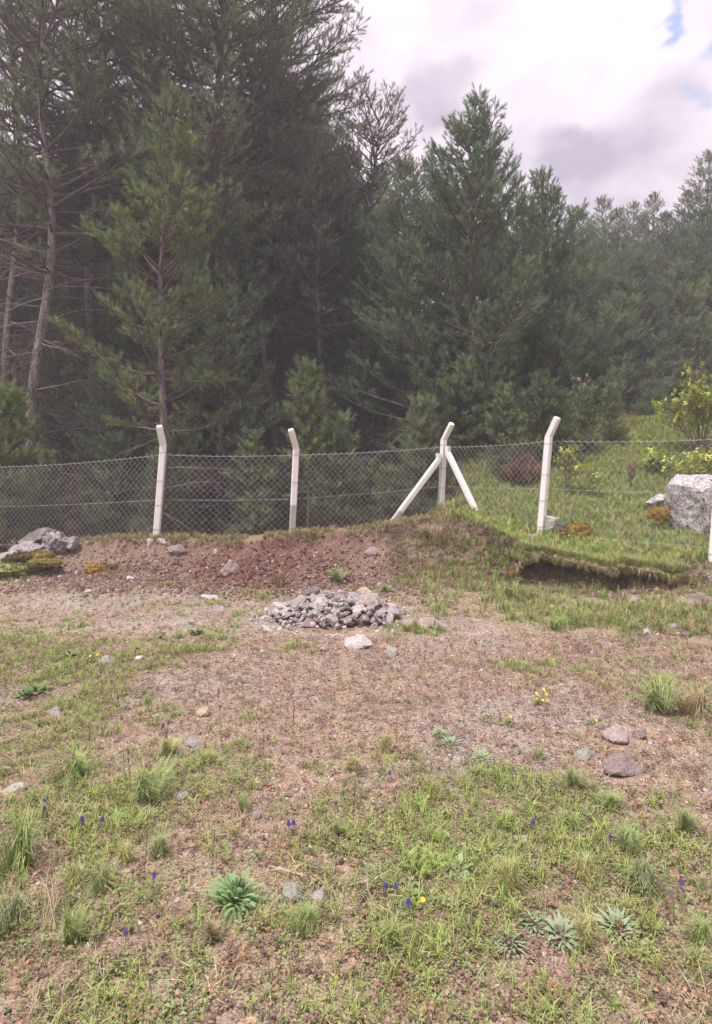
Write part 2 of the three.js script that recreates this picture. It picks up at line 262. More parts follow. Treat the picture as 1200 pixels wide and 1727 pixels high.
/* o: h height, r trunk radius, lean [x, z], base fraction where living crown starts, R(t) crown radius at fraction t, gap between whorls, n branches, rise(t) slope, shoot kind, dens, dead density, col */
function pine(o, seed) {
  const r = rng(seed), trunk = new Tubes(), limbs = new Tubes(), dead = new Tubes(), shoots = [];
  const lx = o.lean?.[0] ?? 0, lz = o.lean?.[1] ?? 0, ph = r() * 6;
  const tp = (y) => V(lx * y + 0.012 * o.h * Math.sin(y * 0.7 + ph) * Math.min(1, y / 2) * (o.crook ?? 1), y, lz * y + 0.012 * o.h * Math.cos(y * 0.6 + ph) * Math.min(1, y / 2));
  const pts = []; const N = Math.ceil(o.h / 0.5); for (let i = 0; i <= N; i++) { const y = -0.4 + (o.h + 0.4) * i / N; pts.push(tp(y)); }
  trunk.add(pts, (t) => o.r * (Math.pow(1 - t, 0.8) * 0.96 + 0.03) * (1 + 0.35 * Math.exp(-t * o.h * 1.6)), 0, 9, 0.6);
  const S = (p, d, k) => { const t = p.y / o.h; shoots.push([mat4(p, d, k * (0.85 + 0.35 * r()) * (o.ss ?? 1), r() * 6.28), jit(r() < (o.yel ?? 0.15) ? o.col2 : o.col, r, 0.95)]); };
  const twig = (p, d, len, depth) => {
    const c = curve(p, d, len, 3, 0.35, r, 0.25); limbs.add(c, 0.011 * (0.6 + len), 0.005, 3);
    S(c[3], c[3].clone().sub(c[2]).normalize(), 1.05);
    const m = Math.max(1, Math.round(len / 0.13 * (o.dens ?? 1)));
    for (let i = 0; i < m; i++) { const [q, e] = along(c, 0.3 + 0.7 * r()); const a = V(r() - 0.5, r() - 0.25, r() - 0.5).normalize(); S(q, e.multiplyScalar(0.9).addScaledVector(a, 1.3).normalize(), 0.9); }
  };
  for (let y = o.h * o.base; y < o.h * 0.985;) {
    const t = (y / o.h - o.base) / (1 - o.base), n = Math.max(3, Math.round(o.n * (0.7 + 0.6 * r()))), a0 = r() * 6.28;
    for (let i = 0; i < n; i++) {
      const L = Math.max(0.15, o.R(t) * (0.4 + 0.85 * r())), a = a0 + (i + 0.5 * r()) / n * 6.28, el = o.rise(t) * 0.85 + (r() - 0.5) * 0.5;
      const p0 = tp(y + (r() - 0.5) * 0.2), d = V(Math.cos(a) * Math.cos(el), Math.sin(el), Math.sin(a) * Math.cos(el));
      const c = curve(p0, d, L, 7, o.curl ?? 0.5, r, 0.26); limbs.add(c, Math.min(o.r * 0.4 * (1 - 0.7 * t) + 0.004, 0.012 + 0.017 * L), 0.005, 5, 0.6);
      S(c[7], c[7].clone().sub(c[6]).normalize(), 1.15);
      const m = Math.max(2, Math.round(L * 4.2 * (o.dens ?? 1)));
      for (let k = 0; k < m; k++) { const s = lerp(o.bare ?? 0.3, 0.97, (k + r()) / m), [q, e] = along(c, s), side = V(-e.z, 0, e.x).normalize().multiplyScalar(k % 2 ? 1 : -1); twig(q, e.clone().addScaledVector(side, 0.8 + 0.4 * r()).add(V(0, 0.25 * (r() - 0.3), 0)).normalize(), 0.12 + 0.42 * L * (1 - s) * (0.6 + 0.6 * r()) + 0.1 * r()); }
    }
    y += o.gap * (0.55 + 0.9 * r()) * lerp(1, 0.7, t);
  }
  const tip = tp(o.h); for (let i = 0; i < 5; i++) S(tip.clone().add(V(0, -0.06 * i, 0)), V((r() - 0.5) * 0.5 * (i > 0), 1, (r() - 0.5) * 0.5 * (i > 0)).normalize(), 1.2);
  const nd = Math.round((o.dead ?? 0) * o.h * o.base * 4);
  for (let i = 0; i < nd; i++) { const y = o.h * o.base * (0.12 + 0.95 * r()), a = r() * 6.28, el = (r() - 0.55) * 0.7, L = (0.5 + 1.0 * r()) * Math.min(1.6, o.R(0.15)); const c = curve(tp(y), V(Math.cos(a) * Math.cos(el), Math.sin(el), Math.sin(a) * Math.cos(el)), L, 6, -0.2, r, 0.28); dead.add(c, 0.008 + 0.008 * L, 0.003, 4); for (let k = 0; k < 6 * L; k++) { const [q, e] = along(c, 0.25 + 0.75 * r()); dead.add(curve(q, e.addScaledVector(V(r() - 0.5, r() - 0.6, r() - 0.5), 1.6).normalize(), 0.2 + 0.4 * r(), 3, 0, r, 0.4), 0.005, 0.002, 3); } }
  const g = new THREE.Group(); part('trunk', trunk.geo(), M.bark, g); part('limbs', limbs.geo(), M.limb, g).userData.kind = 'stuff'; if (nd) part('dead_branches', dead.geo(), M.dead, g).userData.kind = 'stuff';
  instances(SHOOT[o.shoot], M.needle, shoots, 'crown', g);
  g.userData.h = o.h; return g;
}
const GREEN = { near: [0.17, 0.225, 0.075], nearY: [0.29, 0.32, 0.10], tall: [0.19, 0.235, 0.11], tallY: [0.27, 0.27, 0.13], blue: [0.145, 0.215, 0.10], blueY: [0.19, 0.25, 0.105], bright: [0.17, 0.24, 0.06], brightY: [0.27, 0.30, 0.08], brown: [0.16, 0.12, 0.10] };
const cone = (R, p = 0.8) => (t) => R * Math.pow(1 - t, p) * ss(-0.15, 0.15, t);
const round_ = (R) => (t) => R * Math.sqrt(Math.max(0.02, 1 - Math.pow(Math.abs(t - 0.35) / 0.68, 2.2)));
function placeTree(g, name, label, px, d, h, yaw, group, own) { // own: the prototype itself is placed, else a copy
  const t = own ? g : g.clone(); const x = (px - 600) / F * d, s = h / g.userData.h0; t.position.set(x, height(x, -d) - 0.05, -d); t.rotation.y = yaw; t.scale.setScalar(s);
  tag(t, label, 'pine tree', group); add(t, name); return t;
}
const proto = (o, seed) => { const g = pine(o, seed); g.userData.h0 = o.h; g.userData = { h0: o.h }; return g; };
const byTop = (px, d, top) => EYE - (top - 800) / F * d - height((px - 600) / F * d, -d) - 0.2;
function own(o, seed, name, label, px, d, yaw = 0) { if (o.top) o.h = byTop(px, d, o.top); const g = pine(o, seed); g.userData = { h0: o.h }; return placeTree(g, name, label, px, d, o.h, yaw, undefined, true); }
const P1 = { r: 0.105, base: 0.27, R: (t) => 2.0 * Math.pow(1 - Math.pow(t, 1.35), 0.75) * ss(-0.5, 0.2, t), gap: 0.46, n: 5, rise: (t) => lerp(0.05, 0.9, t), shoot: 'near', dens: 1.5, bare: 0.4, dead: 1.6, col: GREEN.near, col2: GREEN.nearY, yel: 0.22, curl: 0.55 };
own({ ...P1, top: 140, lean: [0.035, 0] }, 101, 'pine_tree', 'slim green pine with a pale bare lower trunk behind the leftmost concrete post', 262, 13.2);
own({ h: 18.5, r: 0.21, lean: [0.045, 0], base: 0.42, R: (t) => 4.3 * Math.sqrt(Math.max(0.03, 1 - Math.pow(Math.abs(t - 0.45) / 0.66, 2))), gap: 0.42, n: 6, rise: (t) => lerp(0.05, 0.6, t), shoot: 'mid', dens: 1.25, bare: 0.35, dead: 1.8, col: GREEN.tall, col2: GREEN.tallY, curl: 0.5 }, 102, 'tall_pine_tree', 'tallest old pine with a leaning reddish trunk and branches reaching into the sky', 330, 18.5);
own({ top: 160, r: 0.12, lean: [-0.02, 0], base: 0.1, R: (t) => 3.0 * Math.pow(1 - Math.pow(t, 1.6), 0.8) * ss(-0.5, 0.2, t), gap: 0.45, n: 6, rise: (t) => lerp(0.1, 1.05, t), shoot: 'near', dens: 1.6, bare: 0.25, dead: 2, col: GREEN.blue, col2: GREEN.blueY, curl: 0.7 }, 103, 'pine_tree', 'broad bluish green pine with upright candle shoots behind the post with two struts', 805, 15.5);
own({ top: 278, r: 0.11, lean: [-0.01, 0], base: 0.06, R: (t) => 2.3 * Math.pow(1 - Math.pow(t, 1.5), 0.8), gap: 0.45, n: 6, rise: (t) => lerp(0.15, 1.05, t), shoot: 'mid', dens: 1.5, bare: 0.25, dead: 2, col: GREEN.blue, col2: GREEN.blueY, curl: 0.7 }, 104, 'pine_tree', 'bluish green pine rising above the tallest concrete post, second from the sky gap', 925, 17.5);
own({ top: 595, r: 0.035, base: 0.36, R: cone(0.75, 0.7), gap: 0.28, n: 5, rise: (t) => lerp(0.2, 0.9, t), shoot: 'near', dens: 1.6, bare: 0.2, dead: 1.5, col: GREEN.near, col2: GREEN.nearY, yel: 0.2 }, 105, 'young_pine_tree', 'young pine sapling on a thin stem just right of the second concrete post', 518, 12.8);
own({ top: 605, r: 0.06, base: 0.03, R: cone(1.0, 0.75), gap: 0.24, n: 7, rise: (t) => lerp(0.15, 0.9, t), shoot: 'mid', dens: 1.7, bare: 0.1, col: GREEN.near, col2: GREEN.nearY }, 106, 'young_pine_tree', 'bushy conical young pine standing on the grass edge right of the tallest post', 1003, 18);
own({ top: 655, r: 0.03, base: 0.05, R: cone(0.6, 0.75), gap: 0.2, n: 6, rise: (t) => lerp(0.2, 0.9, t), shoot: 'mid', dens: 1.6, bare: 0.1, col: GREEN.blue, col2: GREEN.blueY }, 107, 'young_pine_tree', 'small dark pine seedling at the top of the grassy slope', 1103, 19);
own({ top: 430, r: 0.13, base: 0.04, R: (t) => 2.6 * Math.pow(1 - Math.pow(t, 1.2), 0.8), gap: 0.4, n: 7, rise: (t) => lerp(0.1, 0.9, t), shoot: 'mid', dens: 1.3, bare: 0.2, col: GREEN.blue, col2: GREEN.blueY }, 108, 'pine_tree', 'dense conical pine at the head of the grassy slope, green to the ground', 1078, 23);
own({ h: 3.4, r: 0.05, base: 0.05, R: cone(1.15, 0.6), gap: 0.25, n: 7, rise: (t) => lerp(0.2, 0.9, t), shoot: 'near', dens: 1.5, bare: 0.1, col: GREEN.bright, col2: GREEN.brightY, yel: 0.4 }, 109, 'young_pine_tree', 'bright green bushy young pine behind the wire at the left edge', 8, 13.2);
// prototypes copied through the wood behind
const proA = proto({ h: 16, r: 0.17, lean: [0.02, 0], base: 0.42, R: round_(2.7), gap: 0.55, n: 5, rise: (t) => lerp(0, 0.7, t), shoot: 'mid', dens: 1.0, bare: 0.45, dead: 2.2, col: GREEN.tall, col2: GREEN.tallY }, 201);
const proB = proto({ h: 14, r: 0.15, lean: [0.03, 0.01], base: 0.5, R: round_(2.3), gap: 0.5, n: 5, rise: (t) => lerp(0, 0.8, t), shoot: 'mid', dens: 1.0, bare: 0.4, dead: 2.2, col: GREEN.tall, col2: GREEN.brown, yel: 0.2 }, 202);
const proC = proto({ h: 10, r: 0.12, base: 0.22, R: (t) => 2.6 * Math.pow(1 - Math.pow(t, 1.6), 0.8), gap: 0.5, n: 6, rise: (t) => lerp(0.1, 0.9, t), shoot: 'mid', dens: 1.0, bare: 0.3, dead: 2, col: GREEN.blue, col2: GREEN.tallY }, 203);
const proD = proto({ h: 3.2, r: 0.04, base: 0.08, R: cone(0.95, 0.6), gap: 0.26, n: 6, rise: (t) => lerp(0.15, 0.9, t), shoot: 'mid', dens: 1.4, bare: 0.15, dead: 2, col: GREEN.tall, col2: GREEN.nearY, yel: 0.15 }, 204);
const proF = proto({ h: 11, r: 0.13, base: 0.2, R: (t) => 2.9 * Math.pow(1 - Math.pow(t, 1.7), 0.8), gap: 0.6, n: 6, rise: (t) => lerp(0.1, 0.9, t), shoot: 'far', dens: 0.9, bare: 0.25, dead: 1, ss: 1.15, col: GREEN.tall, col2: GREEN.blueY }, 205);
const proG = proto({ h: 4.5, r: 0.06, base: 0.06, R: (t) => 1.7 * Math.pow(1 - Math.pow(t, 1.3), 0.8), gap: 0.36, n: 6, rise: (t) => lerp(0.1, 0.9, t), shoot: 'far', dens: 1.1, bare: 0.2, col: GREEN.tall, col2: GREEN.nearY, yel: 0.15 }, 206);
const placed = [
  [proA, 'tall_pine_tree', 'tall pine with a dark straight trunk nearest the left edge', 62, 16.5, 17, 0.4], [proB, 'tall_pine_tree', 'tall thin pine at the far left with its trunk running out of the frame', 20, 18.5, 16, 2.2], [proA, 'tall_pine_tree', 'tall dark pine trunk between the left edge pines and the slim green pine', 132, 21, 17, 3.9], [proB, 'tall_pine_tree', 'brownish twiggy tall pine left of the tallest old pine', 215, 23, 17, 1.1],
  [proB, 'tall_pine_tree', 'twiggy brown pine with dead limbs in the middle of the wood', 540, 19, byTop(540, 19, 235), 5.1], [proB, 'tall_pine_tree', 'spindly pine whose bare tip stands alone against the sky', 648, 20, byTop(648, 20, 172), 4.0], [proC, 'pine_tree', 'pine left of the broad bluish pine, its thin pale trunk showing', 690, 17, byTop(690, 17, 262), 0.7], [proC, 'pine_tree', 'shadowed pine in the middle behind the second concrete post', 590, 21, byTop(590, 21, 250), 1.9],
  [proC, 'pine_tree', 'dark pine between the broad bluish pine and the pine beside it', 865, 20, byTop(865, 20, 290), 3.3], [proF, 'pine_tree', 'distant pine with a rounded top right of the two bluish pines', 1015, 30, byTop(1015, 30, 328), 1.2], [proF, 'pine_tree', 'distant feathery pine crown under the sky toward the right', 1105, 31, byTop(1105, 31, 322), 2.8], [proF, 'pine_tree', 'distant tall pine reaching highest at the right edge', 1196, 29, byTop(1196, 29, 255), 4.4], [proC, 'pine_tree', 'green pine cut by the right edge above the yellow green bush', 1225, 20, byTop(1225, 20, 540), 0.2],
  [proG, 'young_pine_tree', 'low bushy pine right behind the broad bluish pine, its foot in the grass', 860, 18.6, 3.2, 0.5], [proG, 'young_pine_tree', 'low bushy pine behind the tallest concrete post', 915, 18.8, 3.4, 2.0], [proG, 'young_pine_tree', 'low pine between the conical young pine and the tallest post', 955, 20.5, 3.0, 3.0], [proG, 'young_pine_tree', 'bushy pine right of the conical young pine, further up', 1050, 22, 4.5, 1.0], [proG, 'young_pine_tree', 'bushy pine on the skyline of the grass slope at right', 1150, 22.5, 4.8, 4.0], [proG, 'young_pine_tree', 'bushy pine behind the yellow green leafy bush', 1200, 23.5, 4.2, 5.0], [proG, 'young_pine_tree', 'low pine behind the corner post', 770, 17.2, 2.6, 5.4], [proG, 'young_pine_tree', 'low pine left behind the corner post', 715, 17.6, 2.8, 1.6], [proG, 'young_pine_tree', 'low pine filling the gap under the broad bluish pine', 820, 17.4, 2.4, 0.9],
  [proC, 'pine_tree', 'tall pine behind the low pines left of the conical young pine', 965, 24, byTop(965, 24, 345), 2.2], [proC, 'pine_tree', 'green pine left of the dense conical pine', 1020, 25, byTop(1020, 25, 400), 0.4], [proC, 'pine_tree', 'green pine right of the dense conical pine', 1150, 25.5, byTop(1150, 25.5, 380), 3.4],
  [proC, 'pine_tree', 'pine on the skyline just right of the second bluish pine', 985, 27, byTop(985, 27, 352), 1.1], [proF, 'pine_tree', 'pine on the skyline under the middle of the right sky', 1045, 28, byTop(1045, 28, 348), 3.9], [proF, 'pine_tree', 'pale distant pine seen between two skyline pines', 1068, 34, byTop(1068, 34, 338), 5.2], [proC, 'pine_tree', 'pine stepping down the skyline toward the right edge', 1128, 27, byTop(1128, 27, 352), 0.6], [proF, 'pine_tree', 'broad skyline pine second from the right edge', 1162, 30, byTop(1162, 30, 318), 2.4], [proC, 'pine_tree', 'thick green pine at the right edge below the tallest skyline pine', 1188, 26, byTop(1188, 26, 345), 4.7], [proF, 'pine_tree', 'pine half cut by the right edge on the skyline', 1232, 27, byTop(1232, 27, 285), 1.8],
  [proD, 'young_pine_tree', 'dark young pine just right of the braced post behind the wire', 782, 14.6, 2.3, 0.3], [proD, 'young_pine_tree', 'dark young pine behind the right strut', 822, 15.2, 2.6, 1.9], [proD, 'young_pine_tree', 'dark young pine where the grass slope begins behind the wire', 852, 15.6, 2.3, 3.6], [proD, 'young_pine_tree', 'dark young pine directly behind the braced post', 738, 14.8, 2.5, 5.0], [proD, 'young_pine_tree', 'dark young pine left of the tallest post at the wood edge', 893, 16.6, 2.6, 2.8],
  [proA, 'tall_pine_tree', 'tall pine at the top left behind the slim green pine', 165, 19, 17.5, 4.9], [proA, 'tall_pine_tree', 'tall pine standing left of the tallest old pine and further back', 270, 21.5, 18, 0.9], [proA, 'tall_pine_tree', 'tall pine with a spreading crown right of the tallest old pine', 478, 22, 17.5, 3.2], [proC, 'pine_tree', 'green pine low at the left between the two leftmost trunks', 100, 17.5, 6.5, 2.2], [proC, 'pine_tree', 'green pine low in the wood left of the slim green pine', 185, 16.5, 5.2, 0.3],
  ...[[850, 806, 1.9, 'first'], [912, 790, 2.0, 'second'], [945, 788, 1.6, 'third'], [985, 768, 1.5, 'fourth'], [1030, 752, 1.4, 'fifth']].map(([px, py, h, n], i) => [proD, 'young_pine_tree', n + ' from the left of the young pines along the lower edge of the grass slope', px, -gp(px, py).z, h, i * 1.3]),
  [proA, 'tall_pine_tree', 'pine filling the wood between the tallest pine and the young sapling', 455, 24, 14, 2.5], [proC, 'pine_tree', 'shaded pine behind the slim green pine, right side', 375, 17, byTop(375, 17, 330), 5.5],
];
for (const [g, n, l, px, d, h, y] of placed) placeTree(g, n, l, px, d, h, y);
const skyline = pw([[-200, 60], [60, 200], [180, 120], [300, 200], [450, 90], [540, 130], [575, 250], [640, 255], [760, 250], [850, 270], [900, 330], [985, 370], [1100, 360], [1150, 350], [1210, 320], [1400, 250]]);
{
  const r = rng(77); let made = 0; const spots = [];
  for (let k = 0; k < 4000 && made < 105; k++) {
    const d = 19 + 24 * Math.pow(r(), 1.1), px = -180 + 1560 * r(), x = (px - 600) / F * d;
    if (px > 960 && d < 22.5) continue;
    if (spots.some(([a, b]) => (a - x) ** 2 + (b - d) ** 2 < 2.0)) continue;
    const y0 = height(x, -d), top = EYE - (skyline(px) + 20 + 110 * r() - 800) / F * d; let h = Math.min(top - y0, 9 + 8 * r()); if (h < 2.5) continue;
    spots.push([x, d]); made++;
    const g = h < 5 ? proG : d > 27 ? proF : r() < 0.4 ? proC : r() < 0.5 ? proA : proB;
    placeTree(g, 'forest_pine_tree', 'dark pine among many alike in the dense wood behind the fence', px, d, h, r() * 6.28, 'pines of the dense wood behind the fence');
  }
  made = 0;
  for (let k = 0; k < 2000 && made < 62; k++) {
    const d = 13 + 20 * r() * r(), px = -120 + 960 * r(), x = (px - 600) / F * d; if (x > 1.5 + (d - 13) * 0.3 || (px > 20 && px < 250 && r() < 0.35)) continue;
    if (spots.some(([a, b]) => (a - x) ** 2 + (b - d) ** 2 < 0.8)) continue; spots.push([x, d]); made++;
    placeTree(proD, 'young_forest_pine_tree', 'dark young pine in the undergrowth just behind the wire fence', px, d, 1.5 + 1.7 * r(), r() * 6.28, 'young pines in the undergrowth behind the fence');
  }
}

// ---------------------------------------------------------------- fence
const fence = new THREE.Group(); tag(fence, 'chain link wire fence on white concrete posts along the top of the bank', 'fence');
const square = (c, ax, az, hw, ch) => { const k = hw - ch; return [[k, hw], [hw, k], [hw, -k], [k, -hw], [-k, -hw], [-hw, -k], [-hw, k], [-k, hw]].map(([a, b]) => c.clone().addScaledVector(ax, a).addScaledVector(az, b)); };
function prism(rings, colors, capA, capB) { // rings of 8 points, each side its own vertices
  const T = new Tri(), col = []; const N = rings[0].length; let len = 0;
  for (let k = 1; k < rings.length; k++) {
    const l2 = len + rings[k][0].distanceTo(rings[k - 1][0]), c = colors[k - 1];
    for (let s = 0; s < N; s++) { const a = rings[k - 1][s], b = rings[k - 1][(s + 1) % N], e = rings[k][(s + 1) % N], f = rings[k][s], u = s / N, u2 = (s + 1) / N; T.t(a, b, e, [u, len / 1.2], [u2, len / 1.2], [u2, l2 / 1.2]); T.t(a, e, f, [u, len / 1.2], [u2, l2 / 1.2], [u, l2 / 1.2]); for (let q = 0; q < 6; q++) col.push(...c); }
    len = l2;
  }
  const cap = (R, c) => { for (let s = 1; s < N - 1; s++) { T.t(R[0], R[s], R[s + 1], [0, 0], [0.1, 0], [0.1, 0.1]); for (let q = 0; q < 3; q++) col.push(...c); } };
  if (capA) cap(rings[0], colors[0]); if (capB) cap(rings[rings.length - 1], colors[colors.length - 1]);
  const g = T.geo(); g.setAttribute('color', new THREE.Float32BufferAttribute(col, 3)); return g;
}
const WHITE = [1, 1, 1], CEM = [0.52, 0.52, 0.50];
const posts = [];
function post(label, b, m, t, d, dt, yaw, bands = []) {
  const g = new THREE.Group(); g.name = 'post'; g.userData.label = label; fence.add(g);
  const B = at(...b, d), Mi = at(...m, d), T = at(...t, d + dt), ax = V(Math.cos(yaw), 0, -Math.sin(yaw)), az = V(Math.sin(yaw), 0, Math.cos(yaw)), hw = 0.05, ch = 0.011;
  const dir = Mi.clone().sub(B).normalize(), B0 = B.clone().addScaledVector(dir, -0.35), L = Mi.distanceTo(B0);
  const cuts = [0.35 / L, ...bands.flatMap(([a, c]) => [(0.35 + a) / L, (0.35 + c) / L]), 1].sort((a, c) => a - c); let rings = [square(B0, ax, az, hw, ch)], cols = [];
  cuts.forEach((f, i) => { rings.push(square(B0.clone().lerp(Mi, f), ax, az, hw, ch)); const mid = (i ? cuts[i - 1] : 0) + f, s = mid / 2 * L - 0.35; cols.push(bands.some(([a, c]) => s > a && s < c) ? CEM : WHITE); });
  part('shaft', prism(rings, cols, true, false), M.concrete, g);
  const ad = T.clone().sub(Mi).normalize(), azt = az.clone().addScaledVector(ad, -az.dot(ad)).normalize(), axt = V().crossVectors(ad, azt).negate(); if (axt.dot(ax) < 0) axt.negate();
  const e1 = T.clone().addScaledVector(ad, -0.02);
  part('arm', prism([square(Mi, ax, az, hw, ch), square(e1, axt, azt, hw * 0.93, ch), square(T, axt, azt, hw * 0.78, ch)], [WHITE, WHITE], false, true), M.concrete, g);
  posts.push([B, Mi, dir, ax, az]); return g;
}
post('white post beyond the left edge', [-60, 940], [-50, 790], [-58, 760], 12, -0.15, 0.1);
post('leftmost white concrete post in view', [263, 908], [275, 752], [268, 718], 10.5, -0.14, 0.05);
post('white concrete post with a grey stain low on it', [492, 905], [499, 757], [490, 724], 10.7, -0.16, 0.25, [[0.02, 0.52]]);
const corner = post('white concrete corner post with two slanting struts', [743, 868], [748, 742], [762, 714], 12, -0.2, 0.5, [[0.05, 0.19]]);
post('tallest white concrete post with its arm bent to the right', [911, 905], [925, 737], [940, 704], 10, -0.12, 0.75);
post('white concrete post cut by the right edge', [1201, 953], [1215, 770], [1232, 735], 8.5, -0.1, 0.9);
function strut(a, da, b, db, side, bands) {
  const A = at(...a, da), B = at(...b, db), dir = A.clone().sub(B).normalize(), az = V(-dir.z, 0, dir.x).normalize(), ax = V().crossVectors(dir, az), B0 = B.clone().addScaledVector(dir, -0.35), hw = 0.046;
  const L = A.distanceTo(B0), cuts = [...bands.flatMap(([x, y]) => [(0.35 + x) / L, (0.35 + y) / L]), 1]; const rings = [square(B0, ax, az, hw, 0.01)], cols = [];
  cuts.forEach((f, i) => { rings.push(square(B0.clone().lerp(A, f), ax, az, hw, 0.01)); const s = ((i ? cuts[i - 1] : 0) + f) / 2 * L - 0.35; cols.push(bands.some(([x, y]) => s > x && s < y) ? CEM : WHITE); });
  const up = A.clone().add(V(0, 0.13, 0)); rings.push(square(up, V(ax.x, 0, ax.z).normalize(), az, hw * 0.93, 0.01)); cols.push(WHITE);
  const g = prism(rings, cols, true, true); return part('strut', g, M.concrete, corner);
}
strut([739, 776], 11.93, [655, 889], 11.5, -1, [[0.12, 0.36]]);
strut([755, 764], 11.88, [812, 882], 11.2, 1, []);
{
  const tops = [1.70, 1.90, 1.90, 2.09, 2.10, 2.05], r = rng(9), hgt = 1.55;
  const end = (i) => { const [B, , dir, , az] = posts[i]; return (y) => { const s = (y - B.y) / dir.y; return B.clone().addScaledVector(dir, s); }; };
  for (let i = 0; i < 5; i++) {
    const a = end(i), b = end(i + 1), w = posts[i][0].distanceTo(posts[i + 1][0]), wires = new Tubes(), p = 0.056, nw = Math.floor(w / p), nk = Math.round(hgt / p), out = V(); const ab = posts[i + 1][0].clone().sub(posts[i][0]); out.set(ab.z, 0, -ab.x).normalize(); if (out.z > 0) out.negate(); out.multiplyScalar(0.066);
    const sag = i === 0 ? 0.05 : 0.025;
    const at2 = (u, k) => { const f = k / nk, dip = sag * Math.sin(Math.PI * u) * f; const y0 = lerp(tops[i], tops[i + 1], u) - hgt, q = y0 + hgt * f - dip; const A = a(q), Bv = b(q), v = A.lerp(Bv, u); v.y = q; v.add(out); v.addScaledVector(out, 0.35 * n3(u * 5 + i * 9, f * 3, 1.7)); v.x += 0.02 * n3(u * 4 + i * 5, f * 4, 6.1); return v; };
    for (let c = 0; c < nw; c++) { const pts = []; for (let k = 0; k <= nk; k++) { const x = (c + ((k + c) % 2 ? 1 : 0)) * p / w; pts.push(at2(Math.min(1, x), k)); } wires.add(pts, 0.0027, 0.0027, 3); }
    const panel = part('wire_mesh', wires.geo(), M.wire, fence); panel.userData.kind = 'stuff';
    for (const f of [0.985, 0.5, 0.03]) { const line = new Tubes(), pts = []; for (let k = 0; k <= 12; k++) { const v = at2(k / 12, f * nk); v.addScaledVector(out, -0.1); pts.push(v); } line.add(pts, 0.0023, 0.0023, 4); part('line_wire', line.geo(), M.wire, fence); }
  }
  posts.forEach(([B, Mi, dir, ax, az], i) => { for (const f of [0.1, 0.36, 0.62, 0.93]) { const c = B.clone().lerp(Mi, f), R = square(c, ax, az, 0.0525, 0.011); const t = new Tubes(); t.add([...R, R[0]], 0.0022, 0.0022, 4); part('tie_wire', t.geo(), M.dead, fence.children.filter((o) => o.name === 'post')[i]); } });
}
add(fence, 'chain_link_fence');

// ---------------------------------------------------------------- rocks
function rockGeo(seed, { planes = 14, flat = 1, rough = 0.05, det = 4, round = 0, block = false } = {}) {
  const r = rng(seed), g0 = mergeVertices(new THREE.IcosahedronGeometry(1, det).deleteAttribute('uv').deleteAttribute('normal')), P = g0.attributes.position, pl = [];
  for (let i = 0; i < planes; i++) { const v = V(r() - 0.5, r() - 0.5, r() - 0.5).normalize(); pl.push([v, 0.5 + 0.42 * r()]); }
  if (block) { pl.length = 0; for (const [x, y, z, k] of [[1, 0.06, 0, 0.98], [-1, -0.1, 0.12, 0.97], [0.08, 1, 0.1, 0.9], [0, -1, 0, 1], [0.1, 0.05, 1, 0.85], [0, 0, -1, 0.9], [-1, 1.3, 0.3, 1.16], [0.6, 0.8, 0.9, 1.2], [1, 0.3, 1, 1.15], [-0.8, -1, 0.9, 1.22], [0.2, 1, -1, 1.1]]) pl.push([V(x, y, z).normalize(), k]); }
  const d = V(), ox = r() * 50;
  for (let i = 0; i < P.count; i++) {
    d.fromBufferAttribute(P, i).normalize(); let R = block ? 1.4 : 1.15; for (const [n, k] of pl) { const c = d.dot(n); if (c > 0.05) R = Math.min(R, k / c); }
    R = lerp(R, 0.85, round); R *= 1 + rough * 2.2 * fbm(d.x * 2.2 + ox, d.y * 2.2, d.z * 2.2, 4);
    P.setXYZ(i, d.x * R, d.y * R * flat, d.z * R);
  }
  let g = g0.toNonIndexed(); g.computeVertexNormals(); g = toCreasedNormals(g, 0.4); return g;
}
function boxUV(g, sx, sy, sz, tile) { // uv in metres for a rock of that size
  const p = g.attributes.position, uv = new Float32Array(p.count * 2), a = V(), b = V(), c = V(), n = V();
  for (let i = 0; i < p.count; i += 3) { a.fromBufferAttribute(p, i); b.fromBufferAttribute(p, i + 1); c.fromBufferAttribute(p, i + 2); n.crossVectors(b.clone().sub(a), c.clone().sub(a)); const k = Math.abs(n.x) > Math.abs(n.y) ? (Math.abs(n.x) > Math.abs(n.z) ? 0 : 2) : (Math.abs(n.y) > Math.abs(n.z) ? 1 : 2); [a, b, c].forEach((v, j) => { uv[(i + j) * 2] = (k === 0 ? v.z * sz : v.x * sx) / tile; uv[(i + j) * 2 + 1] = (k === 1 ? v.z * sz : v.y * sy) / tile; }); }
  g.setAttribute('uv', new THREE.BufferAttribute(uv, 2)); return g;
}
const ROCKS = []; for (let i = 0; i < 9; i++) ROCKS.push(boxUV(rockGeo(300 + i, { planes: 16 + i, rough: 0.07, det: 5 }), 0.12, 0.12, 0.12, 0.5));
const SMALL = []; for (let i = 0; i < 6; i++) SMALL.push(boxUV(rockGeo(330 + i, { planes: 13, rough: 0.06, det: 2 }), 0.1, 0.1, 0.1, 0.5));
const occ = []; // [x, z, r] that ground cover leaves free
function rock(geo, mat, p, sx, sy, sz, rx, ry, rz, label, name = 'stone', group, category = 'stone') { const m = new THREE.Mesh(geo, mat); m.position.copy(p); m.rotation.set(rx, ry, rz, 'YXZ'); m.scale.set(sx, sy, sz); tag(m, label, category, group); add(m, name); return m; }
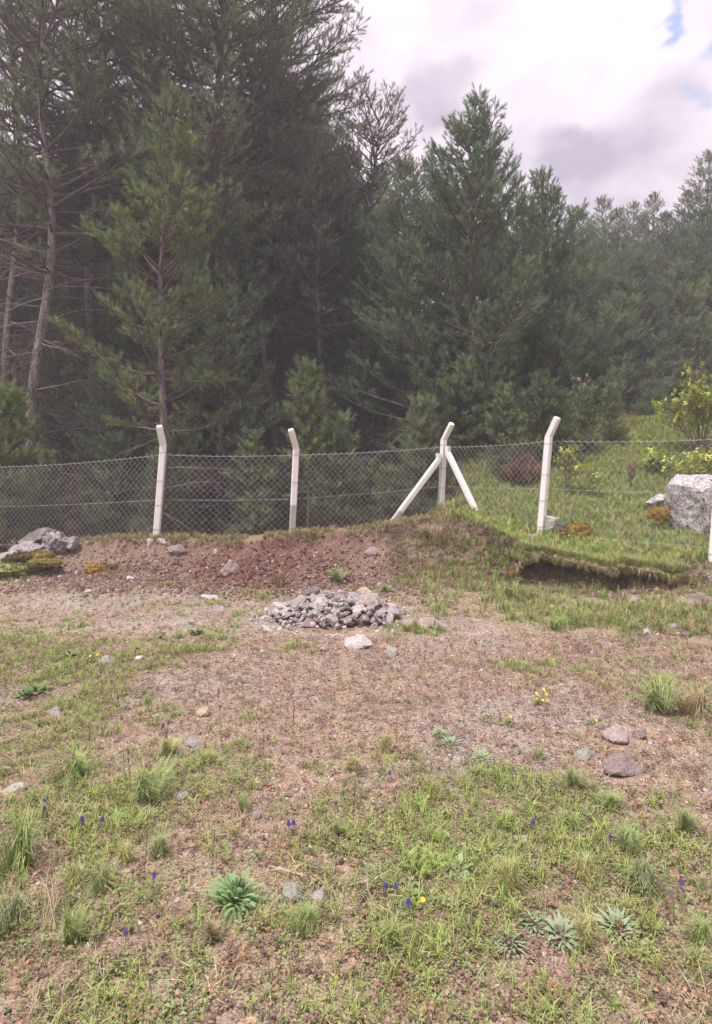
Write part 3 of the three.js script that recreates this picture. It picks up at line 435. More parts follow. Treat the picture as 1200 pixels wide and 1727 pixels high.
function stone(px, py, w, h, kind, label, seed, group, name) { // base pixel, width and height in photo pixels
  const p = gp(px, py), d = -p.z, s = w / F * d / 2, hy = Math.max(h / F * d * 0.8, s * 0.4), r = rng(seed ?? (px * 31 + py)); occ.push([p.x, p.z, s * 0.9]);
  const q = p.clone(); q.y += hy * 0.18; q.z -= s * 0.35;
  return rock((w > 28 ? ROCKS : SMALL)[Math.floor(r() * (w > 28 ? 9 : 6))], R_[kind], q, s * 1.1, hy, s * (0.75 + 0.3 * r()), (r() - 0.5) * 0.3, r() * 6.28 * (w > 60 ? 0.05 : 1), (r() - 0.5) * 0.3, label, name ?? 'stone', group);
}
// boulders on the right
{
  const big = (seed, mat, px, py, d, w, h, dep, o, label, name, ry = 0, rz = 0) => { const g = boxUV(rockGeo(seed, { det: 14, planes: 12, rough: 0.05, ...o }), w / 2, h / 2, dep / 2, o.tile ?? 0.9), p = at(px, py, d); occ.push([p.x, p.z, w * 0.4]); return rock(g, mat, p, w / 2, h / 2, dep / 2, 0, ry, rz, label, name, undefined, o.cat ?? 'rock'); };
  big(401, M.lichen, 1204, 852, 10.0, 1.16, 1.0, 0.9, { block: true, rough: 0.075, tile: 0.6 }, 'large pale boulder blotched with lichen at the right edge', 'boulder', 0.25, 0.06);
  big(402, M.lichen, 1108, 848, 10.7, 0.46, 0.3, 0.4, {}, 'low lichen covered rock lying just left of the large boulder', 'boulder');
  big(403, R_.green, 938, 888, 10.05, 0.5, 0.26, 0.4, { block: true }, 'flat tilted slab leaning against the foot of the tallest post', 'slab', 0.4, -0.32);
  big(404, R_.grey, 897, 905, 9.8, 0.26, 0.1, 0.22, {}, 'small grey footing stone under the tallest post', 'stone', 0.2);
  big(422, R_.grey, 12, 940, 9.9, 0.5, 0.22, 0.4, { rough: 0.14 }, 'lowest grey rock of the left outcrop at the frame edge', 'outcrop_rock', 0.5, 0.2); big(423, R_.brown, 76, 934, 9.85, 0.3, 0.16, 0.3, { rough: 0.14 }, 'small brown rock in front of the left outcrop', 'outcrop_rock', 0.9);
  // rocks at the left end of the bank
  big(405, M.outcrop, 94, 918, 10.1, 0.5, 0.5, 0.45, { rough: 0.14, planes: 22, tile: 0.7 }, 'pale rounded rock with dark pits, highest of the left outcrop', 'outcrop_rock', 0.3, 0.15);
  big(406, M.outcrop, 40, 932, 10.0, 0.95, 0.3, 0.6, { rough: 0.16, planes: 22, tile: 0.4 }, 'long low grey rock sloping down toward the left edge', 'outcrop_rock', 0.1, 0.22);
  big(407, R_.dark, 64, 908, 10.45, 0.6, 0.34, 0.5, { rough: 0.16 }, 'rough rock behind the pale rounded rock of the left outcrop', 'outcrop_rock', 0.9, 0.3);
  big(408, R_.grey, 120, 916, 10.2, 0.26, 0.28, 0.3, { rough: 0.14 }, 'narrow grey stone at the right end of the left outcrop', 'outcrop_rock', 0.2, -0.4);
  big(409, R_.dark, 1188, 1030, 7.0, 0.42, 0.3, 0.4, {}, 'dark grey rock half buried at the right edge under the ledge', 'rock', 0.3);
  big(410, R_.brown, 1186, 1108, 5.75, 0.34, 0.17, 0.3, {}, 'brown flat rock cut by the right edge above the tall grass', 'rock', 0.2);
}
const stones = [
  [597, 1092, 52, 22, 'pale', 'pale oblong stone lying alone in front of the stone heap'], [1057, 1306, 74, 34, 'brown', 'largest brown stone with a dark hollow on the bare soil at right'], [1047, 1252, 52, 24, 'pink', 'reddish brown stone just above the hollowed brown stone'], [1080, 1246, 26, 16, 'brown', 'small brown stone beside the reddish brown stone'], [986, 1280, 34, 18, 'green', 'greenish grey stone left of the hollowed brown stone'], [1010, 1216, 22, 11, 'tan', 'tan stone next to a single yellow flower at right'], [1014, 1229, 16, 11, 'green', 'small grey stone just below the tan stone'], [1170, 1272, 24, 15, 'tan', 'yellowish stone on the bare soil near the right edge'], [1197, 1297, 20, 15, 'tan', 'tan stone touching the right edge'],
  [490, 1517, 44, 26, 'green', 'flat pale stone under the curved dry twig'], [533, 1523, 26, 18, 'pale', 'small pale stone at the end of the curved dry twig'], [471, 1536, 14, 12, 'white', 'whitish pebble below the flat pale stone'], [338, 1208, 26, 15, 'tan', 'tan rounded stone in the middle left foreground'], [18, 1337, 36, 13, 'pale', 'flat pale stone at the left edge'], [40, 1357, 16, 9, 'white', 'small white stone beside the flat left edge stone'], [325, 1258, 34, 14, 'grey', 'flat grey stone behind a small yellow green tuft'], [91, 1206, 34, 12, 'grey', 'flat dark grey stone in the left green patch'], [430, 1382, 20, 16, 'grey', 'grey stone beside a bright grass tuft'], [882, 1420, 24, 12, 'white', 'whitish stone under a purple flower'], [845, 1420, 16, 12, 'tan', 'pinkish tan stone left of the whitish stone'], [825, 1412, 18, 14, 'tan', 'brownish angular stone left of the pinkish tan stone'], [305, 1345, 30, 9, 'pale', 'thin pale stone in the left grass'], [422, 1427, 20, 9, 'pink', 'flat pinkish stone left of the purple flower pair'],
  [388, 966, 40, 26, 'pink', 'large pinkish stone set in the red bank'], [628, 936, 26, 20, 'pink', 'pale pink stone in the red bank left of the corner post'], [296, 936, 34, 18, 'brown', 'brown block under the bank edge by the leftmost post'], [363, 934, 14, 10, 'pale', 'grey stone high on the red bank'], [217, 977, 12, 8, 'white', 'light stone at the foot of the left bank'], [148, 1000, 16, 9, 'tan', 'tan stone on the grey gravel at left'], [190, 1040, 24, 13, 'grey', 'grey stone on the gravel left of the heap'], [267, 1077, 26, 14, 'dark', 'dark stone on the gravel in the left middle'], [370, 1032, 30, 14, 'grey', 'flat stone left of the heap, beside two others'], [352, 1010, 28, 8, 'pale', 'thin pale slab on the gravel between heap and bank'], [325, 1054, 16, 10, 'pale', 'pale stone on grey gravel below the slab'], [420, 1022, 18, 9, 'pink', 'pinkish stone close to the left end of the heap'], [445, 1048, 24, 13, 'pale', 'pale stone touching the left foot of the heap'], [448, 1063, 18, 10, 'white', 'light stone in front of the left foot of the heap'], [686, 1058, 26, 16, 'pink', 'pinkish stone just right of the heap'], [720, 1054, 42, 14, 'pink', 'long pinkish stone further right of the heap'], [547, 1100, 16, 9, 'tan', 'tan stone in front of the pale oblong stone'], [662, 1105, 26, 16, 'green', 'mossy stone right of the pale oblong stone'],
  [655, 1121, 18, 11, 'green', 'small greenish stone on gravel in the centre'], [1076, 1061, 22, 12, 'green', 'pale greenish stone in the grass below the ledge'], [1092, 1071, 18, 15, 'pale', 'light upright stone beside the pale greenish stone'], [1073, 1018, 22, 14, 'grey', 'grey stone at the foot of the ledge'], [930, 1027, 16, 10, 'tan', 'tan stone on the grassy ramp'], [953, 1028, 10, 14, 'grey', 'small upright grey stone on the grassy ramp'], [1000, 953, 8, 12, 'white', 'white stone sticking out under the ledge turf'], [985, 944, 14, 8, 'pale', 'pale stone lying on the ledge edge'], [1137, 1060, 20, 12, 'grey', 'grey stone below the right end of the ledge'], [1160, 1075, 22, 14, 'dark', 'dark stone in the grass near the right edge'], [233, 1113, 18, 9, 'white', 'white stone on gravel near the left green patch'], [180, 1118, 30, 14, 'grey', 'grey angular stone with yellow flowers beside it'], [405, 1178, 14, 13, 'tan', 'orange tan stone on pink gravel'], [425, 1185, 12, 12, 'tan', 'pale tan stone beside the orange tan stone'], [535, 1185, 12, 10, 'white', 'small pale pink stone on pink gravel'], [775, 1215, 22, 9, 'tan', 'flat tan stone in the centre right gravel'], [940, 1185, 22, 8, 'pink', 'flat pink stone below the yellow flower cluster'], [608, 1332, 10, 13, 'white', 'white stone low in the centre foreground'], [252, 918, 16, 12, 'pale', 'rounded stone left of the leftmost post foot'], [272, 917, 14, 12, 'white', 'whitish stone at the foot of the leftmost post'],
];
stones.forEach(([x, y, w, h, k, l]) => stone(x, y, w, h, k, l));
// the heap
{
  const r = rng(55), c = gp(563, 1047), W = 230 / 2 / F * -c.z, D = 0.62, Hh = 0.27; occ.push([c.x, c.z, W * 0.9]);
  const kinds = ['grey', 'grey', 'pale', 'grey', 'pink', 'pale', 'grey', 'brown'];
  const dome = (u, v) => Math.max(0, 1 - u * u - v * v) ** 0.75;
  const put = (u, v, s, kind, label, group, lift = 0.3, flat = 0.7) => { const x = c.x + u * W, z = c.z - 0.25 + v * D, y = height(x, z) + Hh * dome(u, v) * (0.8 + 0.3 * n3(u * 3, v * 3, 2)) - s * lift; rock(ROCKS[Math.floor(r() * 9)], R_[kind], V(x, y, z), s * (0.85 + 0.45 * r()), s * flat * (0.55 + 0.6 * r()), s * (0.85 + 0.4 * r()), (r() - 0.5) * 1.1, r() * 6.28, (r() - 0.5) * 1.1, label, 'heap_stone', group); };
  const G = 'grey stones of the heap';
  for (let i = 0; i < 150; i++) { const a = i * 2.39996, q = Math.sqrt((i + 0.5) / 150) * 0.98, u = q * Math.cos(a), v = q * Math.sin(a); const s = (0.045 + 0.05 * Math.pow(r(), 1.8)) * (q < 0.5 ? 1.15 : 1); put(u, v, s, kinds[Math.floor(r() * 8)], 'rough angular stone in the heap at the foot of the red bank', G, 0.25); }
  put(0.52, 0.3, 0.13, 'pink', 'big pinkish slab leaning on the right side of the stone heap', undefined, -0.2, 0.6); put(-0.86, -0.05, 0.11, 'pale', 'big pale stone at the left end of the stone heap', undefined, -0.3); put(-0.35, -0.25, 0.10, 'dark', 'dark shadowed stone on top of the stone heap, left of centre', undefined, -0.5); put(0.05, 0.0, 0.13, 'brown', 'dark brown stone in the middle top of the stone heap', undefined, 0.1); put(0.88, 0.35, 0.095, 'grey', 'grey block at the right foot of the stone heap', undefined, -0.4, 0.9); put(0.45, -0.3, 0.10, 'tan', 'tan topped stone at the right summit of the stone heap', undefined, -0.4); put(-0.18, 0.45, 0.10, 'pale', 'broad pale stone in the front middle of the stone heap', undefined, 0, 0.8); put(-0.55, 0.25, 0.1, 'pink', 'pinkish brown stone on the left flank of the stone heap', undefined, -0.1);
  const chips = []; for (let i = 0; i < 500; i++) { const a = r() * 6.28, q = Math.sqrt(r()) * 1.25, x = c.x + q * Math.cos(a) * W, z = c.z - 0.2 + q * Math.sin(a) * D * 1.2; chips.push([eul(V(x, height(x, z) + Hh * dome(q * Math.cos(a), q * Math.sin(a)) * 0.8, z), r() * 6, r() * 6, r() * 6, 0.012 + 0.02 * r()), jit([0.62, 0.56, 0.55], r, 0.6)]); }
  const m = instances(SMALL[1], new THREE.MeshStandardMaterial({ map: rockMap, roughness: 0.95 }), chips, 'stone_chips'); m.userData.label = 'small grey stone chips among the heap'; add(m, 'stone_chips');
}

// ---------------------------------------------------------------- ground cover
function tuftGeo(seed, n, h, spread, w, droop = 0.4) {
  const r = rng(seed), T = new Tri();
  for (let i = 0; i < n; i++) {
    const a = r() * 6.28, q = spread * 0.35 * Math.sqrt(r()), H = h * (0.5 + 0.6 * r()), out = spread * (0.3 + 0.9 * r()), b = V(Math.cos(a * 1.7) * q, -0.01, Math.sin(a * 1.7) * q), dir = V(Math.cos(a), 0, Math.sin(a)), sd = V(-Math.sin(a + 0.6 * (r() - 0.5)), 0, Math.cos(a)).multiplyScalar(w / 2);
    const m = b.clone().addScaledVector(dir, out * 0.35).add(V(0, H * 0.62, 0)), e = b.clone().addScaledVector(dir, out).add(V(0, H * (1 - droop * r()), 0));
    T.q(b.clone().add(sd), b.clone().sub(sd), m.clone().addScaledVector(sd, -0.8), m.clone().addScaledVector(sd, 0.8)); T.t(m.clone().addScaledVector(sd, 0.8), m.clone().addScaledVector(sd, -0.8), e);
  }
  return T.geo();
}
function leafShape(T, p, dir, up, len, w, fold = 0.15) { const s = V().crossVectors(dir, up).normalize(), n = V().crossVectors(s, dir).normalize(); const a = p, b = p.clone().addScaledVector(dir, len * 0.5).addScaledVector(n, len * 0.06), c = p.clone().addScaledVector(dir, len).addScaledVector(n, -len * 0.08), l = b.clone().addScaledVector(s, w / 2).addScaledVector(n, w * fold), q = b.clone().addScaledVector(s, -w / 2).addScaledVector(n, w * fold); T.t(a, b, l); T.t(b, c, l); T.t(a, q, b); T.t(b, q, c); }
function cloverGeo(seed, n, R, len) { const r = rng(seed), T = new Tri(); for (let i = 0; i < n; i++) { const a = r() * 6.28, q = R * Math.sqrt(r()), p = V(Math.cos(a) * q, 0.005 + 0.03 * r(), Math.sin(a) * q), b = r() * 6.28, el = (r() - 0.2) * 0.9; leafShape(T, p, V(Math.cos(b) * Math.cos(el), Math.sin(el), Math.sin(b) * Math.cos(el)), V(0, 1, 0), len * (0.6 + 0.8 * r()), len * 0.55); } return T.geo(); }
const free = (x, z) => !occ.some(([a, b, q]) => (a - x) ** 2 + (b - z) ** 2 < q * q);
const onPost = (x, z) => false;
{
  const r = rng(4242);
  // random point on the ground in and round the view, near ones denser
  const spot = (dmin, dmax, pow = 1) => { const d = Math.sqrt(lerp(dmin ** 2, dmax ** 2, Math.pow(r(), pow))), x = (r() - 0.5) * (1.36 * d + 0.8); return [x, -d]; };
  const scatter = (n, dmin, dmax, pow, fn) => { const out = []; for (let k = 0; k < n; k++) { const [x, z] = spot(dmin, dmax, pow); const e = fn(x, z, -z); if (e) out.push(e); } return out; };
  const put = (list, geo, mat, name, label) => { const m = instances(geo, mat, list, name); add(m, name); m.userData.label = label; };
  const gcol = (a) => (r() < 0.25 ? [0.27, 0.27, 0.10] : a);
  const GA = tuftGeo(1, 14, 0.09, 0.07, 0.0032), GB = tuftGeo(2, 20, 0.05, 0.06, 0.0028), GC = tuftGeo(3, 26, 0.16, 0.12, 0.004), GD = tuftGeo(4, 14, 0.07, 0.1, 0.0028, 0.8);
  const CL = [cloverGeo(11, 16, 0.05, 0.012), cloverGeo(12, 22, 0.06, 0.010), cloverGeo(13, 10, 0.045, 0.019)];
  // short grass
  put(scatter(26000, 1.5, 9.6, 1.25, (x, z, d) => { const g = green(x, z); if (r() > g * 0.8 || !free(x, z)) return; return [eul(V(x, height(x, z), z), 0, r() * 6.28, 0, 0.55 + 0.75 * r() * g), jit(gcol([0.28, 0.36, 0.085]), r, 0.7)]; }), GA, M.leaf, 'short_grass', 'short green grass scattered over the stony ground');
  put(scatter(22000, 1.5, 9, 1.2, (x, z, d) => { const g = green(x, z); if (r() > g * 0.6 + 0.03 || !free(x, z)) return; return [eul(V(x, height(x, z), z), 0, r() * 6.28, 0, 0.6 + 0.7 * r()), jit([0.27, 0.31, 0.10], r, 0.6)]; }), GB, M.leaf, 'fine_grass', 'fine low grass among the stones');
  // slope grass and turf on the right
  put(scatter(60000, 7.3, 18, 1, (x, z, d) => { const s = (d - footD(x)) / bankW(x); if (s < 0.98 || x < 1.3 + 0.12 * (d - 10) || !free(x, z)) return; if (r() > green(x, z) + 0.15) return; return [eul(V(x, height(x, z), z), (r() - 0.5) * 0.4, r() * 6.28, (r() - 0.5) * 0.4, 0.5 + 0.75 * r()), jit(r() < 0.35 ? [0.42, 0.36, 0.18] : [0.29, 0.39, 0.09], r, 0.55)]; }), GC, M.leaf, 'slope_grass', 'grass on the slope and ledge at right');
  // ramp and right hand grass
  put(scatter(14000, 6.0, 11.5, 1, (x, z, d) => { const s = (d - footD(x)) / bankW(x); if (s > 1.05 || x < 0.4 || !free(x, z)) return; if (r() > green(x, z) * 0.9 + (s > 0 ? 0.12 : -0.12)) return; return [eul(V(x, height(x, z), z), 0, r() * 6.28, 0, 0.4 + 0.7 * r()), jit(r() < 0.4 ? [0.37, 0.29, 0.16] : [0.25, 0.32, 0.09], r, 0.55)]; }), GC, M.leaf, 'ramp_grass', 'grass on the gentle ramp right of the stone heap');
  // fringe of dry grass along the bank edge, grass hanging over the ledge
  const fringe = []; for (let k = 0; k < 4200; k++) { const x = -5.6 + 7.4 * r(); if (fbm(x * 2.2, 4, 9, 3) < -0.1 + 0.35 * (r() - 0.5)) continue; const d = footD(x) + bankW(x) * (0.9 + 0.5 * r()), z = -d; fringe.push([eul(V(x, height(x, z), z), (r() - 0.3) * 0.9, r() * 6.28, 0, 0.25 + 0.75 * r() * r()), jit(r() < 0.55 ? [0.38, 0.29, 0.15] : [0.23, 0.23, 0.09], r, 0.5)]); }
  put(fringe, GC, M.leaf, 'bank_edge_grass', 'dry fringe of grass along the top edge of the bank');
  const hang = []; for (let k = 0; k < 3600; k++) { const x = 2.0 + 2.5 * r(), s = r() < 0.45 ? 0.85 + 0.3 * r() : 0.1 + 0.9 * r(), d = footD(x) + bankW(x) * s, z = -d; hang.push([mat4(V(x, height(x, z), z), V((r() - 0.5) * 0.9, -0.6 + 1.0 * r(), 0.8).normalize(), 0.5 + 1.0 * r() * r(), r() * 6), jit(r() < 0.5 ? [0.30, 0.21, 0.14] : r() < 0.3 ? [0.17, 0.12, 0.085] : [0.24, 0.28, 0.09], r, 0.7)]); }
  put(hang, tuftGeo(7, 16, 0.17, 0.06, 0.0035, 0.3), M.leaf, 'hanging_grass', 'dry grass and roots hanging down the face of the ledge');
  const deb = []; for (let k = 0; k < 4200; k++) { const x = 0.5 + 2.3 * r(), d = footD(x) - 0.3 + (bankW(x) + 1.6) * r(), z = -d; deb.push([eul(V(x, height(x, z), z), (r() - 0.4) * 0.8, r() * 6.28, (r() - 0.5) * 0.5, 0.5 + 0.9 * r()), jit(r() < 0.45 ? [0.34, 0.24, 0.14] : r() < 0.55 ? [0.20, 0.115, 0.08] : [0.25, 0.28, 0.09], r, 0.7)]); }
  put(deb, GD, M.leaf, 'dry_bank_grass', 'dry brown grass on the ramp and round the corner post');
  // clover and low leaves
  for (let q = 0; q < 3; q++) put(scatter([15000, 12000, 5000][q], 1.5, 7, 1.2, (x, z, d) => { const g = green(x, z) + 0.25 * n3(x * 5, q * 7, z * 5); if (r() > g * 0.75 * (1 - 0.8 * ss(2.6, 6.5, d)) || !free(x, z)) return; return [eul(V(x, height(x, z), z), 0, r() * 6.28, 0, 0.6 + 0.7 * r()), jit(r() < 0.12 ? [0.30, 0.15, 0.085] : [[0.22, 0.26, 0.10], [0.27, 0.29, 0.12], [0.19, 0.25, 0.11]][q], r, 0.55)]; }), CL[q], M.leaf, 'ground_cover', 'low leafy plants creeping over the near ground');
  // straw and litter
  const straw = (() => { const T = new Tri(); T.q(V(-0.5, 0, 0.012), V(-0.5, 0, -0.012), V(0, 0.03, -0.015), V(0, 0.03, 0.015)); T.q(V(0, 0.03, 0.015), V(0, 0.03, -0.015), V(0.5, 0.01, -0.008), V(0.5, 0.01, 0.008)); return T.geo(); })();
  put(scatter(30000, 1.5, 8.5, 1.25, (x, z, d) => { if (r() > 0.55 + 0.4 * n3(x * 2, 4, z * 2) || !free(x, z)) return; const L = 0.03 + 0.10 * r() * r(); return [eul(V(x, height(x, z) + 0.006, z), (r() - 0.5) * 0.5, r() * 6.28, (r() - 0.5) * 0.7, L, L, Math.max(L * 0.7, 0.05)), jit(r() < 0.5 ? [0.37, 0.27, 0.18] : [0.25, 0.15, 0.11], r, 0.7)]; }), straw, M.leaf, 'dry_litter', 'dry straw and pine litter on the ground');
  put(scatter(14000, 1.5, 6, 1.2, (x, z) => { if (!free(x, z)) return; return [eul(V(x, height(x, z) + 0.004, z), (r() - 0.5) * 0.9, r() * 6.28, (r() - 0.5) * 0.9, 0.5 + 0.6 * r()), jit(r() < 0.3 ? [0.30, 0.18, 0.12] : [0.17, 0.10, 0.08], r, 0.7)]; }), cloverGeo(19, 5, 0.04, 0.02), M.leaf, 'brown_leaf_litter', 'brown withered leaf bits on the ground');
  put(scatter(9000, 1.5, 8.5, 1.2, (x, z, d) => { if (r() > ss(-0.1, 0.35, fbm(x * 1.9, 33, z * 1.9, 3)) + 0.08 || !free(x, z)) return; return [eul(V(x, height(x, z), z), (r() - 0.5), r() * 6.28, (r() - 0.5), 0.5 + 0.8 * r()), jit(r() < 0.6 ? [0.42, 0.33, 0.21] : [0.30, 0.21, 0.14], r, 0.6)]; }), GD, M.leaf, 'dead_grass', 'dead straw coloured grass matted between the green patches');
  // pebbles
  const pebMat = new THREE.MeshStandardMaterial({ map: rockMap, roughness: 0.95 });
  const pc = () => { const k = r(); return k < 0.4 ? [0.58, 0.45, 0.38] : k < 0.7 ? [0.62, 0.55, 0.52] : k < 0.85 ? [0.66, 0.53, 0.37] : [0.40, 0.27, 0.24]; };
  for (let q = 0; q < 3; q++) put(scatter(15000, 1.5, 9.2, 1.3, (x, z, d) => { const g = green(x, z); if (r() > 1.05 - g * 0.75 || !free(x, z)) return; const s = (0.004 + 0.011 * Math.pow(r(), 3)) * (0.8 + 0.07 * d); return [eul(V(x, height(x, z) + s * 0.2, z), r() * 6, r() * 6, r() * 6, s, s * (0.5 + 0.5 * r()), s * (0.7 + 0.5 * r())), jit(pc(), r, 0.6)]; }), SMALL[q * 2], pebMat, 'pebbles', 'loose pebbles and gravel');
  const red = []; for (let k = 0; k < 20000; k++) { const x = -4.7 + 6.1 * r() - 0.5 * r(), d = footD(x) + bankW(x) * (-1.0 + 1.05 * r() + 1.05 * r()), z = -d, s = (n3(x * 1.7, 3, d * 2.4) < -0.25 + 0.5 * r() - 0.4 * (d < footD(x) ? 1 : 0) * r() ? 0 : 1) * 0.006 + 0.032 * Math.pow(r(), 4.5); red.push([eul(V(x, height(x, z) + s * 0.1, z), r() * 6, r() * 6, r() * 6, s, s * 0.7, s * 0.9), jit(r() < 0.7 ? (r() < Math.exp(-(((x + 1.3) / 1.3) ** 2)) ? [0.17, 0.08, 0.06] : [0.25, 0.17, 0.13]) : r() < 0.7 ? [0.32, 0.21, 0.18] : [0.50, 0.42, 0.40], r, 0.7)]); }
  for (let k = 0; k < 3500; k++) { const x = 1.2 + 3.3 * r(), d = footD(x) - 0.35 + (bankW(x) + 0.4) * r(), z = -d, s = 0.006 + 0.04 * Math.pow(r(), 4); red.push([eul(V(x, height(x, z) + s * 0.1, z), r() * 6, r() * 6, r() * 6, s, s * 0.7, s * 0.9), jit(r() < 0.7 ? [0.20, 0.13, 0.095] : [0.38, 0.30, 0.25], r, 0.7)]); }
  put(red, SMALL[3], pebMat, 'soil_clods', 'crumbled soil clods on the bank and under the ledge');
  // forest floor litter
  put(scatter(9000, 12, 24, 1, (x, z, d) => { if (x > 1.5 + 0.25 * (d - 12)) return; return [eul(V(x, height(x, z), z), 0, r() * 6.28, 0, 1.0 + 1.6 * r()), jit(r() < 0.45 ? [0.28, 0.27, 0.08] : [0.22, 0.14, 0.09], r, 0.6)]; }), GD, M.leaf, 'forest_undergrowth', 'low undergrowth on the forest floor');
}
// turf lip overhanging the ledge
const lipEdge = (x) => { const d = footD(x) + 0.1 * fbm(x * 8, 1, 4, 3), w = ss(2.5, 2.9, x) * (1 - ss(3.4, 3.8, x)); return d - (0.02 + 0.14 * (0.5 + 1.2 * fbm(x * 4, 3, 5, 3)) * ss(-0.05, 0.12, fbm(x * 2.3, 8, 2, 2))) * w; };
{
  const T = [], col = [], uv = [], idx = [], xs = []; for (let x = 2.3; x <= 4.1; x += 0.025) xs.push(x);
  const prof = [[0.62, 0.012], [0.4, 0.03], [0.2, 0.035], [0.06, 0.02], [0, -0.02], [0.05, -0.055], [0.2, -0.075], [0.5, -0.12]];
  xs.forEach((x, i) => { const e = lipEdge(x), end = ss(2.3, 2.6, x) * (1 - ss(3.8, 4.1, x)), back = e + 0.62, yT = height(x, -(back + 0.08)) - 0.012 - 0.05 * (1 - end); prof.forEach(([q, h], j) => { const n = 0.09 * fbm(x * 6, q * 9, 2 + j, 4), d = e + q + n; T.push(x, yT + (h - (0.62 - q) * 0.10) + 0.6 * n - (1 - end) * 0.12, -d); const g = j < 4; col.push(...(g ? [0.5, 0.48, 0.2] : [0.34, 0.22, 0.15])); uv.push(x / 1.3, d / 1.3); if (i && j) { const k = i * prof.length + j, a = k - prof.length; idx.push(a - 1, k - 1, k, a - 1, k, a); } }); });
  const g = new THREE.BufferGeometry(); g.setAttribute('position', new THREE.Float32BufferAttribute(T, 3)); g.setAttribute('color', new THREE.Float32BufferAttribute(col, 3)); g.setAttribute('uv', new THREE.Float32BufferAttribute(uv, 2)); g.setIndex(idx); g.computeVertexNormals();
  const m = new THREE.Mesh(g, M.ground); const grp = new THREE.Group(); m.name = 'sod'; grp.add(m);
  const r = rng(515), L = []; const GH = tuftGeo(7, 16, 0.17, 0.07, 0.0035, 0.3);
  for (let k = 0; k < 2400; k++) { const x = 2.2 + 1.95 * r(); if (fbm(x * 5, 2, k % 2, 2) < -0.12 + 0.3 * (r() - 0.5)) continue; const e = lipEdge(x), yT = height(x, -(e + 0.7)) - 0.05, top = r() < 0.6; L.push(top ? [mat4(V(x, yT + 0.02, -(e + 0.02 + 0.5 * r())), V((r() - 0.5) * 0.7, 1, 0.5 * r()).normalize(), 0.4 + 0.6 * r(), r() * 6), jit(r() < 0.35 ? [0.38, 0.30, 0.16] : [0.26, 0.34, 0.09], r, 0.6)] : [mat4(V(x, yT - 0.02 - 0.06 * r(), -(e + 0.03)), V((r() - 0.5) * 0.7, -0.9 + 0.8 * r(), 0.45).normalize(), 0.35 + 1.0 * r() * r() * r(), r() * 6), jit(r() < 0.45 ? [0.34, 0.24, 0.15] : [0.26, 0.31, 0.09], r, 0.7)]); }
  instances(GH, M.leaf, L, 'turf_grass', grp);
  tag(grp, 'ragged grassy turf lip overhanging the dark undercut ledge at right', 'turf'); add(grp, 'turf_ledge');
}
